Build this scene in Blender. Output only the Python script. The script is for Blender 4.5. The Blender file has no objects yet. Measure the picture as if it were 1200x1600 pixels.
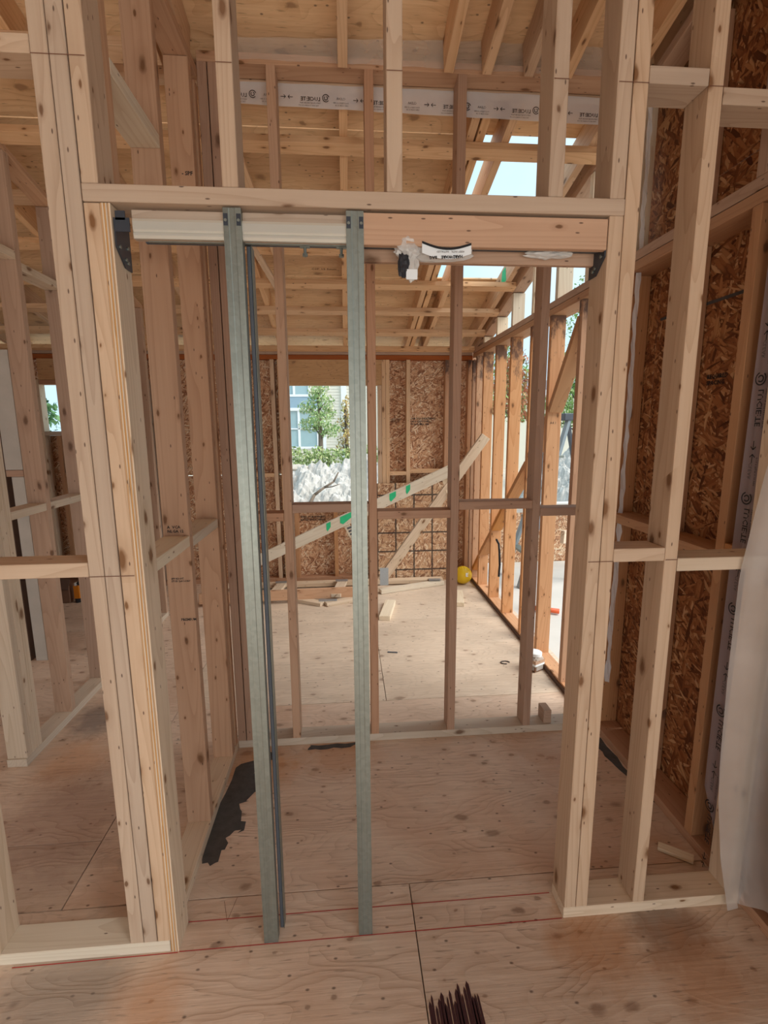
import bpy, bmesh, math, random
from mathutils import Vector, Matrix, Euler

# ------------------------------------------------------------------ camera, sky, light, exposure
sc = bpy.context.scene
COL = sc.collection
H = 1.55
pitch, yaw, roll = 0.171250, 0.0770675, -0.0065754
cy, sy, cp, sp = math.cos(yaw), math.sin(yaw), math.cos(pitch), math.sin(pitch)
Fw = Vector((sy*cp, cy*cp, -sp)); R0 = Vector((cy, -sy, 0)); U0 = R0.cross(Fw)
cr, sr = math.cos(roll), math.sin(roll)
Rv = cr*R0 + sr*U0; Uv = -sr*R0 + cr*U0
cam_d = bpy.data.cameras.new('camera'); cam = bpy.data.objects.new('camera', cam_d); COL.objects.link(cam)
cam.matrix_world = Matrix(((Rv.x, Uv.x, -Fw.x, 0), (Rv.y, Uv.y, -Fw.y, 0), (Rv.z, Uv.z, -Fw.z, H), (0, 0, 0, 1)))
cam_d.sensor_fit = 'VERTICAL'; cam_d.sensor_height = 36; cam_d.lens = 769.57/1600*36
cam_d.clip_start = 0.02; cam_d.clip_end = 300
sc.camera = cam
sc.view_settings.view_transform = 'Standard'; sc.view_settings.look = 'None'
sc.view_settings.gamma = 1; sc.view_settings.use_curve_mapping = False
sc.view_settings.exposure = 0.45

W = bpy.data.worlds.new('sky'); sc.world = W; W.use_nodes = True
nt = W.node_tree; nt.nodes.clear()
wo = nt.nodes.new('ShaderNodeOutputWorld'); bg = nt.nodes.new('ShaderNodeBackground')
tc = nt.nodes.new('ShaderNodeTexCoord'); nz = nt.nodes.new('ShaderNodeTexNoise')
nz.inputs['Scale'].default_value = 2.2; nz.inputs['Detail'].default_value = 5
cr_ = nt.nodes.new('ShaderNodeValToRGB')
cr_.color_ramp.elements[0].position = .35; cr_.color_ramp.elements[0].color = (.42, .70, .86, 1)
cr_.color_ramp.elements[1].position = .75; cr_.color_ramp.elements[1].color = (.74, .84, .90, 1)
nt.links.new(tc.outputs['Generated'], nz.inputs['Vector']); nt.links.new(nz.outputs['Fac'], cr_.inputs['Fac'])
nt.links.new(cr_.outputs['Color'], bg.inputs['Color']); nt.links.new(bg.outputs['Background'], wo.inputs['Surface'])
bg.inputs['Strength'].default_value = 1.0

def lamp(name, kind, loc, target, energy, color, **kw):
    d = bpy.data.lights.new(name, kind); o = bpy.data.objects.new(name, d); COL.objects.link(o)
    o.location = loc
    o.rotation_euler = (Vector(target)-Vector(loc)).to_track_quat('-Z', 'Y').to_euler()
    d.energy = energy; d.color = color
    for k, v in kw.items(): setattr(d, k, v)
    return o
lamp('sun', 'SUN', (7, -2.5, 7), (0, 0, 0), 3.2, (1, .93, .84), angle=math.radians(50))
# fill lamps added behind the photographer and inside the left room
lamp('fill_behind', 'AREA', (0.3, -3.4, .8), (0.1, 2, .7), 62, (1, .93, .85), shape='RECTANGLE', size=4.5, size_y=1.2)
lamp('fill_left', 'AREA', (-4.5, 1.2, 1.5), (-1, 2.6, 1.2), 12, (1, .92, .82), shape='RECTANGLE', size=3.0, size_y=2.0)

random.seed(7)
# ------------------------------------------------------------------ node helpers / materials
class N:
    def __init__(s, name, rough=.6, metal=0.0, spec=.3):
        s.m = bpy.data.materials.new(name); s.m.use_nodes = True
        s.t = s.m.node_tree; s.b = s.t.nodes['Principled BSDF']
        s.b.inputs['Roughness'].default_value = rough; s.b.inputs['Metallic'].default_value = metal
        s.b.inputs['Specular IOR Level'].default_value = spec
    def n(s, typ, ins=None, **kw):
        o = s.t.nodes.new('ShaderNode'+typ)
        for k, v in kw.items(): setattr(o, k, v)
        if ins:
            for k, v in ins.items():
                if hasattr(v, 'is_linked') or hasattr(v, 'links'): s.t.links.new(v, o.inputs[k])
                else: o.inputs[k].default_value = v
        return o
    def math(s, op, a, b=0.0, c=0.0, clamp=False):
        return s.n('Math', {0: a, 1: b, 2: c}, operation=op, use_clamp=clamp).outputs[0]
    def mix(s, f, a, b, blend='MIX'):
        o = s.n('Mix', data_type='RGBA', blend_type=blend)
        for i, v in ((0, f), (6, a), (7, b)):
            if hasattr(v, 'links'): s.t.links.new(v, o.inputs[i])
            else: o.inputs[i].default_value = v if i == 0 or len(v) == 4 else (*v, 1)
        return o.outputs[2]
    def vscale(s, v, sc_, off=None, rot=(0, 0, 0)):
        o = s.n('Mapping', {'Vector': v, 'Scale': sc_, 'Rotation': rot}); return o.outputs[0]
    def ramp(s, f, stops):
        o = s.n('ValToRGB', {'Fac': f}); e = o.color_ramp.elements
        while len(e) < len(stops): e.new(.5)
        for i, (p, c) in enumerate(stops): e[i].position = p; e[i].color = (*c, 1) if len(c) == 3 else c
        return o.outputs['Color']
    def col(s, c):
        if hasattr(c, 'links'): s.t.links.new(c, s.b.inputs['Base Color'])
        else: s.b.inputs['Base Color'].default_value = (*c, 1)
    def bump(s, h, st=.3, d=.002):
        o = s.n('Bump', {'Height': h, 'Strength': st, 'Distance': d}); s.t.links.new(o.outputs[0], s.b.inputs['Normal'])

def objvec(k, spread=9.0):
    """object coordinates shifted by a random offset for every object"""
    tcn = k.n('TexCoord'); oi = k.n('ObjectInfo')
    off = k.math('MULTIPLY', oi.outputs['Random'], spread)
    cmb = k.n('CombineXYZ', {0: off, 1: k.math('MULTIPLY', off, .37), 2: k.math('MULTIPLY', off, .71)})
    add = k.n('VectorMath', {0: tcn.outputs['Object'], 1: cmb.outputs[0]}, operation='ADD')
    return tcn.outputs['Object'], add.outputs[0], oi.outputs['Random']

def lumber(name, light, dark, knot=(.16, .075, .035), knots=.5, mould=False, var=.12):
    k = N(name, .62, 0, .25)
    raw, v, rnd = objvec(k)
    # plain-sawn grain: stretched bands bent by slow noise
    ct = k.n('TexNoise', {'Vector': k.vscale(v, (.55, 9, 9)), 'Scale': 1.0, 'Detail': 1.0, 'Roughness': .4})
    fr = k.math('FRACT', k.math('MULTIPLY', ct.outputs['Fac'], 17.0))
    ringv = k.math('POWER', fr, 3.0)
    f = k.n('TexNoise', {'Vector': k.vscale(v, (3.5, 150, 150)), 'Scale': 1.0, 'Detail': 3.0, 'Roughness': .6})
    big = k.n('TexNoise', {'Vector': k.vscale(v, (1.2, 5, 5)), 'Scale': 1.0, 'Detail': 2.0})
    fac = k.math('ADD', k.math('MULTIPLY', ringv, .42), k.math('MULTIPLY', f.outputs['Fac'], .45))
    fac = k.math('ADD', fac, k.math('MULTIPLY', k.math('SUBTRACT', big.outputs['Fac'], .5), .7), clamp=True)
    c = k.mix(fac, light, dark)
    # knots
    sx = k.n('SeparateXYZ', {0: v})
    uv = k.n('CombineXYZ', {0: k.math('MULTIPLY', sx.outputs[0], 6.0), 1: k.math('MULTIPLY', k.math('ADD', sx.outputs[1], sx.outputs[2]), 13.0), 2: 0.0}).outputs[0]
    vor = k.n('TexVoronoi', {'Vector': uv, 'Scale': 1.0, 'Randomness': 1.0}, feature='F1', voronoi_dimensions='2D')
    gate = k.math('GREATER_THAN', k.n('SeparateColor', {0: vor.outputs['Color']}).outputs[0], k.math('SUBTRACT', 1.18-knots*.55, k.math('MULTIPLY', rnd, .42)))
    big2 = k.n('TexNoise', {'Vector': k.vscale(v, (26, 60, 60)), 'Scale': 1.0, 'Detail': 2.0})
    wob = k.math('MULTIPLY', k.math('SUBTRACT', big2.outputs['Fac'], .5), .16)
    dd = k.math('ADD', vor.outputs['Distance'], wob)
    sz = k.math('POWER', k.n('SeparateColor', {0: vor.outputs['Color']}).outputs[2], 2.0)
    dd = k.math('DIVIDE', dd, k.math('ADD', k.math('MULTIPLY', sz, 1.5), .35))
    kn = k.n('MapRange', {0: dd, 1: .05, 2: .12, 3: .9, 4: 0.0}).outputs[0]
    ring = k.n('MapRange', {0: dd, 1: .10, 2: .30, 3: .5, 4: 0.0}).outputs[0]
    c = k.mix(k.math('MULTIPLY', ring, gate), c, dark)
    c = k.mix(k.math('MULTIPLY', kn, gate), c, knot)
    # nail heads / specks
    vn = k.n('TexVoronoi', {'Vector': k.n('CombineXYZ', {0: k.math('MULTIPLY', sx.outputs[0], 13.0), 1: k.math('MULTIPLY', k.math('ADD', sx.outputs[1], sx.outputs[2]), 40.0), 2: 0.0}).outputs[0], 'Scale': 1.0}, feature='F1', voronoi_dimensions='2D')
    gs = k.math('GREATER_THAN', k.n('SeparateColor', {0: vn.outputs['Color']}).outputs[1], .86)
    sp_ = k.math('MULTIPLY', k.n('MapRange', {0: vn.outputs['Distance'], 1: .05, 2: .09, 3: .85, 4: 0.0}).outputs[0], gs)
    c = k.mix(sp_, c, (.09, .045, .03))
    if mould:
        z = k.n('SeparateXYZ', {0: k.n('NewGeometry').outputs['Position']}).outputs[2]
        mz = k.n('TexNoise', {'Vector': k.vscale(v, (7, 14, 14)), 'Scale': 1.0, 'Detail': 4.0, 'Roughness': .7})
        up = k.n('MapRange', {0: z, 1: 1.75, 2: 2.25, 3: 0.0, 4: .42}).outputs[0]
        mf = k.n('MapRange', {0: k.math('ADD', mz.outputs['Fac'], up), 1: .74, 2: .88, 3: 0.0, 4: .8}).outputs[0]
        c = k.mix(mf, c, (.06, .035, .035))
    hv = k.n('HueSaturation', {'Hue': .5, 'Saturation': k.math('ADD', k.math('MULTIPLY', rnd, .25), .88), 'Value': k.math('ADD', k.math('MULTIPLY', rnd, 2*var), 1-var), 'Fac': 1.0, 'Color': c})
    k.col(hv.outputs[0]); k.bump(f.outputs['Fac'], .25, .0008)
    return k.m

def flakes(name, tones, scale=1.0, grid=False, rough=.6):
    k = N(name, rough, 0, .25)
    raw, v, rnd = objvec(k, 5)
    warp = k.n('TexNoise', {'Vector': k.vscale(v, (9*scale,)*3), 'Scale': 1.0, 'Detail': 2.0})
    vv = k.n('VectorMath', {0: v, 1: k.n('VectorMath', {0: warp.outputs['Color'], 'Scale': .035/scale}, operation='SCALE').outputs[0]}, operation='ADD').outputs[0]
    best = None; col = None; edge = None
    for i, (ang, sx, s2) in enumerate(((.15, 11, 62), (1.15, 13, 70), (-.8, 10, 58), (2.0, 15, 80))):
        m = k.vscale(k.n('Mapping', {'Vector': vv, 'Rotation': (0, 0, ang), 'Location': (i*3.1, i*1.7, 0)}).outputs[0], (sx*scale, s2*scale, 3))
        vo = k.n('TexVoronoi', {'Vector': m, 'Scale': 1.0}, feature='F1', voronoi_dimensions='2D')
        s_ = k.n('SeparateColor', {0: vo.outputs['Color']})
        h = s_.outputs[0]; tcol = s_.outputs[1]; e_ = vo.outputs['Distance']
        if best is None: best, col, edge = h, tcol, e_
        else:
            g = k.math('GREATER_THAN', h, best)
            col = k.n('Mix', {0: g, 2: col, 3: tcol}).outputs[0]
            edge = k.n('Mix', {0: g, 2: edge, 3: e_}).outputs[0]
            best = k.math('MAXIMUM', h, best)
    c = k.ramp(col, [(0, tones[0]), (.3, tones[1]), (.62, tones[2]), (.86, tones[3]), (1, tones[4])])
    ed = k.n('MapRange', {0: edge, 1: .45, 2: .85, 3: 0.0, 4: .75}).outputs[0]
    c = k.mix(ed, c, tones[0])
    if grid:
        s_ = k.n('SeparateXYZ', {0: raw}); tot = None
        for o_, per in ((0, .185), (1, .19)):
            f_ = k.math('ABSOLUTE', k.math('SUBTRACT', k.math('FRACT', k.math('ADD', k.math('DIVIDE', s_.outputs[o_], per), .5)), .5))
            l_ = k.math('LESS_THAN', f_, .04)
            tot = l_ if tot is None else k.math('MAXIMUM', tot, l_)
        c = k.mix(k.math('MULTIPLY', tot, .88), c, (.03, .025, .025))
    k.col(c); k.bump(k.math('ADD', edge, best), .5, .002)
    return k.m

def plywood(name, light, dark, stain=.4, knots=.5, scale=1.0, wet=None, spots=False):
    k = N(name, .58, 0, .3)
    raw, v, rnd = objvec(k, 13)
    gr = k.n('TexNoise', {'Vector': k.vscale(v, (3.0*scale, 70*scale, 8)), 'Scale': 1.0, 'Detail': 4.0, 'Roughness': .65})
    cn = k.n('TexNoise', {'Vector': k.vscale(v, (1.1*scale, 3.2*scale, 1)), 'Scale': 1.0, 'Detail': 2.5, 'Roughness': .5})
    wvf = k.math('FRACT', k.math('MULTIPLY', cn.outputs['Fac'], 30.0))
    bl = k.n('TexNoise', {'Vector': k.vscale(v, (1.3, 2.2, 1)), 'Scale': 1.0, 'Detail': 5.0, 'Roughness': .6})
    line = k.math('POWER', wvf, 4.0)
    f = k.math('ADD', k.math('MULTIPLY', k.n('MapRange', {0: gr.outputs['Fac'], 1: .3, 2: .7}).outputs[0], .5), k.math('MULTIPLY', line, .34), clamp=True)
    c = k.mix(f, light, dark)
    bf = k.n('MapRange', {0: bl.outputs['Fac'], 1: .45, 2: .72, 3: 0.0, 4: stain}).outputs[0]
    c = k.mix(bf, c, tuple(x*.62 for x in dark))
    if wet is not None:
        b2 = k.n('TexNoise', {'Vector': k.vscale(v, (.9, .8, 1)), 'Scale': 1.0, 'Detail': 6.0, 'Roughness': .55, 'Distortion': .6})
        c = k.mix(k.n('MapRange', {0: b2.outputs['Fac'], 1: .5, 2: .66, 3: 0.0, 4: .55}).outputs[0], c, wet)
    vo = k.n('TexVoronoi', {'Vector': k.vscale(v, (4.6*scale, 7.6*scale, 1)), 'Scale': 1.0}, feature='F1', voronoi_dimensions='2D')
    gate = k.math('GREATER_THAN', k.n('SeparateColor', {0: vo.outputs['Color']}).outputs[0], 1-knots)
    w3 = k.n('TexNoise', {'Vector': k.vscale(v, (22, 34, 1)), 'Scale': 1.0, 'Detail': 3.0})
    dd = k.math('ADD', vo.outputs['Distance'], k.math('MULTIPLY', k.math('SUBTRACT', w3.outputs['Fac'], .5), .22))
    dd = k.math('DIVIDE', dd, k.math('ADD', k.math('MULTIPLY', k.math('POWER', k.n('SeparateColor', {0: vo.outputs['Color']}).outputs[2], 2.0), 1.3), .35))
    c = k.mix(k.math('MULTIPLY', k.n('MapRange', {0: dd, 1: .05, 2: .11, 3: .9, 4: 0.0}).outputs[0], gate), c, (.15, .075, .05))
    c = k.mix(k.math('MULTIPLY', k.n('MapRange', {0: dd, 1: .08, 2: .3, 3: .5, 4: 0.0}).outputs[0], gate), c, dark)
    vn = k.n('TexVoronoi', {'Vector': k.vscale(v, (16, 26, 1)), 'Scale': 1.0}, feature='F1', voronoi_dimensions='2D')
    gs = k.math('GREATER_THAN', k.n('SeparateColor', {0: vn.outputs['Color']}).outputs[1], .87)
    c = k.mix(k.math('MULTIPLY', k.n('MapRange', {0: vn.outputs['Distance'], 1: .05, 2: .12, 3: .75, 4: 0.0}).outputs[0], gs), c, (.10, .06, .045))
    if spots:   # old water and adhesive stains at their own places on the floor
        pos = k.n('NewGeometry').outputs['Position']; pn = k.n('TexNoise', {'Vector': pos, 'Scale': 7.0, 'Detail': 6.0, 'Roughness': .7})
        for (x_, y_, r_, a_, cc) in ((-.82, 1.20, .22, .5, (.27, .25, .22)), (-.57, 1.15, .11, .5, (.62, .31, .15)), (.97, 1.225, .13, .7, (.22, .17, .14)), (.73, 1.20, .14, .6, (.50, .23, .09)), (1.0, 1.10, .16, .55, (.48, .22, .09)),
                                     (-1.30, 2.2, .18, .5, (.60, .29, .13)), (-1.15, 1.83, .34, .5, (.30, .17, .13)), (-1.36, 2.55, .16, .7, (.16, .13, .12)), (-.42, 2.08, .18, .6, (.58, .27, .10)), (-.05, 2.17, .20, .55, (.52, .25, .11)), (.95, 2.10, .24, .5, (.50, .25, .13)), (-.78, 1.62, .06, .6, (.18, .13, .11))):
            dv = k.n('VectorMath', {0: pos, 1: (x_, y_, 0)}, operation='DISTANCE').outputs['Value']
            m_ = k.n('MapRange', {0: k.math('ADD', k.math('DIVIDE', dv, r_), k.math('MULTIPLY', k.math('SUBTRACT', pn.outputs['Fac'], .5), 1.7)), 1: .45, 2: 1.15, 3: a_, 4: 0.0}).outputs[0]
            c = k.mix(m_, c, cc)
    sr_ = k.n('TexNoise', {'Vector': k.vscale(v, (14, 120, 1)), 'Scale': 1.0, 'Detail': 2.0})
    c = k.mix(k.n('MapRange', {0: sr_.outputs['Fac'], 1: .64, 2: .74, 3: 0.0, 4: .55}).outputs[0], c, tuple(x*.4 for x in dark))
    hv = k.n('HueSaturation', {'Hue': .5, 'Saturation': 1.0, 'Value': k.math('ADD', k.math('MULTIPLY', rnd, .16), .92), 'Fac': 1.0, 'Color': c})
    k.col(hv.outputs[0]); k.bump(k.math('ADD', gr.outputs['Fac'], k.math('MULTIPLY', line, .8)), .6, .002)
    return k.m

def plain(name, c, rough=.5, metal=0.0, noise=.0, nscale=20, spec=.3):
    k = N(name, rough, metal, spec)
    tcn = k.n('TexCoord')
    nn = k.n('TexNoise', {'Vector': tcn.outputs['Object'], 'Scale': nscale, 'Detail': 4.0, 'Roughness': .6})
    k.col(k.mix(k.math('MULTIPLY', nn.outputs['Fac'], 1.0), tuple(x*(1-noise) for x in c), tuple(min(1, x*(1+noise)) for x in c)))
    return k.m

def galvanised(name, c=(.25, .27, .24)):
    k = N(name, .3, .75, .5); raw, v, rnd = objvec(k)
    st = k.n('TexNoise', {'Vector': k.vscale(v, (1.2, 160, 160)), 'Scale': 1.0, 'Detail': 2.0})
    sp2 = k.n('TexVoronoi', {'Vector': v, 'Scale': 90.0}, feature='F1')
    cl = k.n('TexNoise', {'Vector': k.vscale(v, (4, 9, 9)), 'Scale': 1.0, 'Detail': 3.0})
    f = k.math('ADD', k.math('MULTIPLY', st.outputs['Fac'], .5), k.math('MULTIPLY', k.n('SeparateColor', {0: sp2.outputs['Color']}).outputs[0], .25))
    f = k.math('ADD', f, k.math('MULTIPLY', cl.outputs['Fac'], .4), clamp=True)
    k.col(k.mix(f, tuple(x*.72 for x in c), tuple(min(1, x*1.22) for x in c)))
    k.t.links.new(k.n('MapRange', {0: st.outputs['Fac'], 3: .36, 4: .55}).outputs[0], k.b.inputs['Roughness'])
    return k.m

def film(name, c=(.82, .84, .85), alpha=.45, rough=.35):
    k = N(name, rough, 0, .5); k.col(c)
    raw, v, rnd = objvec(k)
    nn = k.n('TexNoise', {'Vector': k.vscale(v, (3, 3, 3)), 'Scale': 1.0, 'Detail': 4.0})
    k.t.links.new(k.n('MapRange', {0: nn.outputs['Fac'], 1: .3, 2: .7, 3: max(0, alpha-.12), 4: min(1, alpha+.12)}).outputs[0], k.b.inputs['Alpha'])
    k.b.inputs['Subsurface Weight'].default_value = 0
    return k.m

M = {}
M['pale'] = lumber('pale_lumber', (.67, .55, .43), (.47, .35, .24), knots=.8)
M['front'] = lumber('front_lumber', (.57, .425, .31), (.40, .265, .175), knots=.9)
M['pink'] = lumber('pink_lumber', (.55, .355, .24), (.39, .225, .14), knots=.8)
M['brown'] = lumber('brown_lumber', (.50, .30, .195), (.36, .19, .115), knots=.7)
M['orange'] = lumber('orange_lumber', (.58, .30, .135), (.42, .18, .07), knots=.7)
M['mould'] = lumber('stained_orange_lumber', (.64, .36, .20), (.44, .205, .10), knots=.65, mould=True)
M['darkplate'] = lumber('dark_wet_lumber', (.36, .12, .045), (.20, .055, .025), knots=.3)
M['white'] = lumber('white_lumber', (.80, .70, .55), (.62, .48, .33), knots=.3)
M['roof'] = lumber('rafter_lumber', (.74, .50, .315), (.52, .30, .165), knots=.8)
M['lvl'] = lumber('glued_lumber', (.56, .33, .16), (.42, .22, .09), knots=.0)
M['floor'] = plywood('floor_plywood', (.78, .61, .485), (.53, .375, .27), .3, .8, wet=(.52, .31, .20), scale=1.15, spots=True)
M['floor_far'] = plywood('far_floor_plywood', (.76, .62, .49), (.54, .41, .305), .35, .45, scale=1.1)
M['deck'] = plywood('roof_plywood', (.86, .60, .36), (.60, .36, .18), .25, .35, scale=.8)
M['plypanel'] = plywood('header_plywood', (.62, .37, .18), (.47, .25, .11), .2, .3)
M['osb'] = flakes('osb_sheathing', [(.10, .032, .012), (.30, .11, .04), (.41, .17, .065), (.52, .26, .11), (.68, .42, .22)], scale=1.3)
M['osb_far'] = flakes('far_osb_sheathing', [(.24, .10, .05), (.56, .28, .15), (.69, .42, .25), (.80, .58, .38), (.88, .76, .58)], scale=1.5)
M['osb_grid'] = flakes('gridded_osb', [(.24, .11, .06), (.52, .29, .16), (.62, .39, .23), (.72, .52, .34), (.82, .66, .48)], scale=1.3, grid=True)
M['metal'] = galvanised('galvanised_steel')
M['alu'] = plain('white_aluminium', (.58, .57, .51), .35, .35, .06, 6)
M['steel'] = plain('dark_steel', (.11, .12, .14), .6, .4, .2)
M['blacksteel'] = plain('black_bracket', (.07, .08, .10), .4, .6, .3)
M['gusset'] = plain('steel_gusset', (.40, .44, .48), .4, .7, .25, 120)
M['ink'] = plain('black_ink', (.02, .02, .022), .7)
M['ink_grey'] = plain('grey_ink', (.10, .10, .11), .7)
M['pencil'] = plain('pencil_line', (.16, .07, .045), .8)
M['red'] = plain('red_chalk', (.42, .05, .045), .9, 0, .3, 60)
M['film'] = film('printed_film', (.80, .80, .82), .62)
M['film_clear'] = film('clear_film', (.82, .78, .73), .28)
M['film_right'] = film('milky_film', (.56, .50, .46), .52, .4)
M['film_grey'] = film('grey_printed_film', (.34, .27, .28), .85, .4)
M['film_bag'] = film('bag_film', (.80, .78, .75), .55, .25)
M['tar'] = plain('black_adhesive', (.085, .08, .078), .8, 0, .5, 30)
M['maroon'] = plain('maroon_paint', (.055, .018, .02), .7, 0, .4, 60)
M['green'] = plain('green_paint', (.03, .50, .22), .6, 0, .2)
M['yellow'] = plain('yellow_plastic', (.72, .47, .02), .4, 0, .1, 8)
M['whiteplastic'] = plain('white_plastic', (.80, .84, .86), .35)
M['black'] = plain('black_plastic', (.025, .025, .03), .5)
M['card'] = plain('brown_cardboard', (.22, .12, .075), .8, 0, .2)
M['carddark'] = plain('dark_cardboard', (.12, .07, .05), .8, 0, .2)
M['toolorange'] = plain('orange_plastic', (.75, .25, .02), .4)
M['toolred'] = plain('red_orange_plastic', (.62, .10, .03), .4)
M['blue'] = plain('blue_wrapper', (.03, .10, .32), .4, 0, .4, 60)
M['concrete'] = plain('pale_concrete', (.60, .57, .53), .85, 0, .12, 3)
M['concrete2'] = plain('old_painted_board', (.46, .41, .36), .85, 0, .2, 6)
M['earth'] = plain('site_ground', (.52, .47, .40), .9, 0, .25, 2)
M['siding'] = plain('cream_siding', (.74, .70, .60), .6, 0, .04, 3)
M['trimwhite'] = plain('white_trim', (.84, .86, .88), .5)
M['bluegrey'] = plain('blue_grey_siding', (.30, .42, .52), .6, 0, .08, 3)
M['glass'] = plain('window_glass', (.36, .50, .54), .12, 0, .2, 1, .8)
M['roofing'] = plain('grey_shingles', (.22, .22, .24), .8, 0, .2, 12)
M['bark'] = plain('bark', (.16, .12, .09), .85, 0, .3, 30)
M['rubble'] = plain('pale_rubble', (.50, .48, .45), .9, 0, .5, 14)
M['ladder'] = plain('grey_fibreglass', (.26, .31, .34), .45, 0, .1)
def leafmat(name, a, b, c_):
    k = N(name, .6); g = k.n('NewGeometry')
    k.col(k.ramp(g.outputs['Random Per Island'], [(0, a), (.5, b), (1, c_)])); return k.m
M['leaf'] = leafmat('tree_leaves', (.12, .24, .06), (.22, .38, .11), (.42, .50, .20))
M['leaf_young'] = leafmat('young_leaves', (.20, .34, .12), (.34, .50, .20), (.60, .62, .34))
M['leaf_autumn'] = leafmat('autumn_leaves', (.42, .30, .12), (.58, .40, .16), (.35, .42, .16))
M['leaf_hedge'] = leafmat('hedge_leaves', (.20, .30, .10), (.36, .46, .18), (.52, .56, .28))
M['leaf_red'] = leafmat('red_leaves', (.40, .10, .06), (.50, .22, .10), (.30, .36, .14))
M['leaf_dark'] = leafmat('fir_needles', (.05, .13, .05), (.10, .22, .09), (.16, .30, .12))
M['sub'] = plain('dark_underfloor', (.05, .03, .02), .9)

# ------------------------------------------------------------------ object helpers
def link(name, me, mat, parent=None, mw=None, label=None):
    o = bpy.data.objects.new(name, me); COL.objects.link(o)
    if mat is not None and len(me.materials) == 0: me.materials.append(mat)
    mw = mw or Matrix.Identity(4)
    if parent is not None:
        o.parent = parent
        o.matrix_parent_inverse = Matrix.Identity(4)
        o.matrix_basis = PW[parent.name].inverted() @ mw
    else: o.matrix_basis = mw
    PW[o.name] = mw.copy()
    if label: o['label'] = label
    return o
PW = {}
def structure(name, loc=(0, 0, 0)):
    o = bpy.data.objects.new(name, None); COL.objects.link(o); o.location = loc; o['kind'] = 'structure'
    o.empty_display_size = .1; PW[o.name] = Matrix.Translation(loc); return o
def thing(name, label, cat, loc=(0, 0, 0), group=None):
    o = bpy.data.objects.new(name, None); COL.objects.link(o); o.location = loc
    o['label'] = label; o['category'] = cat
    if group: o['group'] = group
    PW[o.name] = Matrix.Translation(loc); return o
def tag(o, label, cat, group=None):
    o['label'] = label; o['category'] = cat
    if group: o['group'] = group
    return o
def boxmesh(L, w, h, bev=.0016):
    bm = bmesh.new(); bmesh.ops.create_cube(bm, size=1)
    for v in bm.verts: v.co = Vector((v.co.x*L, v.co.y*w, v.co.z*h))
    if bev: bmesh.ops.bevel(bm, geom=list(bm.edges), offset=bev, segments=1, affect='EDGES')
    me = bpy.data.meshes.new('box'); bm.to_mesh(me); bm.free(); return me
MC = {}
def cbox(L, w, h, mat, bev=.0016):
    key = (round(L, 4), round(w, 4), round(h, 4), mat.name, bev)
    if key not in MC:
        MC[key] = boxmesh(L, w, h, bev); MC[key].materials.append(mat)
    return MC[key]
def box(parent, name, x0, x1, y0, y1, z0, z1, mat, label=None, bev=.0016, ax=None):
    """chamfered block; its own X axis runs along its longest side (the grain)"""
    s = [x1-x0, y1-y0, z1-z0]; c = Vector(((x0+x1)/2, (y0+y1)/2, (z0+z1)/2))
    if ax is None: ax = s.index(max(s))
    if ax == 0: r = Matrix.Identity(3); d = (s[0], s[1], s[2])
    elif ax == 1: r = Matrix(((0, -1, 0), (1, 0, 0), (0, 0, 1))); d = (s[1], s[0], s[2])
    else: r = Matrix(((0, 0, -1), (0, 1, 0), (1, 0, 0))); d = (s[2], s[1], s[0])
    b = min(bev, min(s)*.3)
    return link(name, cbox(*d, M[mat], b), None, parent, Matrix.Translation(c) @ r.to_4x4(), label)
def beam(parent, name, a, b, w, h, mat, up=(0, 0, 1), label=None):
    """block from a to b; h is measured along 'up', w across it"""
    a = Vector(a); b = Vector(b); x = (b-a).normalized(); y = Vector(up).cross(x).normalized(); z = x.cross(y)
    r = Matrix((x, y, z)).transposed()
    return link(name, cbox((b-a).length, w, h, M[mat]), None, parent, Matrix.Translation((a+b)/2) @ r.to_4x4(), label)
def mesh(parent, name, verts, faces, mat, label=None, smooth=False, mw=None):
    me = bpy.data.meshes.new(name); me.from_pydata([tuple(v) for v in verts], [], faces)
    if smooth: me.polygons.foreach_set('use_smooth', [True]*len(me.polygons))
    me.update(); return link(name, me, M[mat], parent, mw, label)
def bmobj(parent, name, bm, mat, label=None, smooth=False, mw=None):
    me = bpy.data.meshes.new(name); bm.to_mesh(me); bm.free()
    if smooth: me.polygons.foreach_set('use_smooth', [True]*len(me.polygons))
    return link(name, me, M[mat], parent, mw, label)
def addbox(bm, c, s, rot=None):
    r = bmesh.ops.create_cube(bm, size=1); m = Matrix.Translation(c) @ (rot.to_4x4() if rot else Matrix.Identity(4)) @ Matrix.Diagonal((*s, 1))
    bmesh.ops.transform(bm, matrix=m, verts=r['verts'])
def addcyl(bm, a, b, r1, r2=None, seg=10):
    a = Vector(a); b = Vector(b); r2 = r1 if r2 is None else r2
    q = (b-a).to_track_quat('Z', 'Y').to_matrix().to_4x4()
    r = bmesh.ops.create_cone(bm, cap_ends=True, segments=seg, radius1=r1, radius2=r2, depth=(b-a).length)
    bmesh.ops.transform(bm, matrix=Matrix.Translation((a+b)/2) @ q, verts=r['verts'])
def tube(parent, name, pts, r, mat, label=None, seg=8):
    bm = bmesh.new()
    for i in range(len(pts)-1):
        r0 = r[i] if isinstance(r, (list, tuple)) else r; r1 = r[i+1] if isinstance(r, (list, tuple)) else r
        addcyl(bm, pts[i], pts[i+1], r0, r1, seg)
    return bmobj(parent, name, bm, mat, label, True)
TXT = {}
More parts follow.
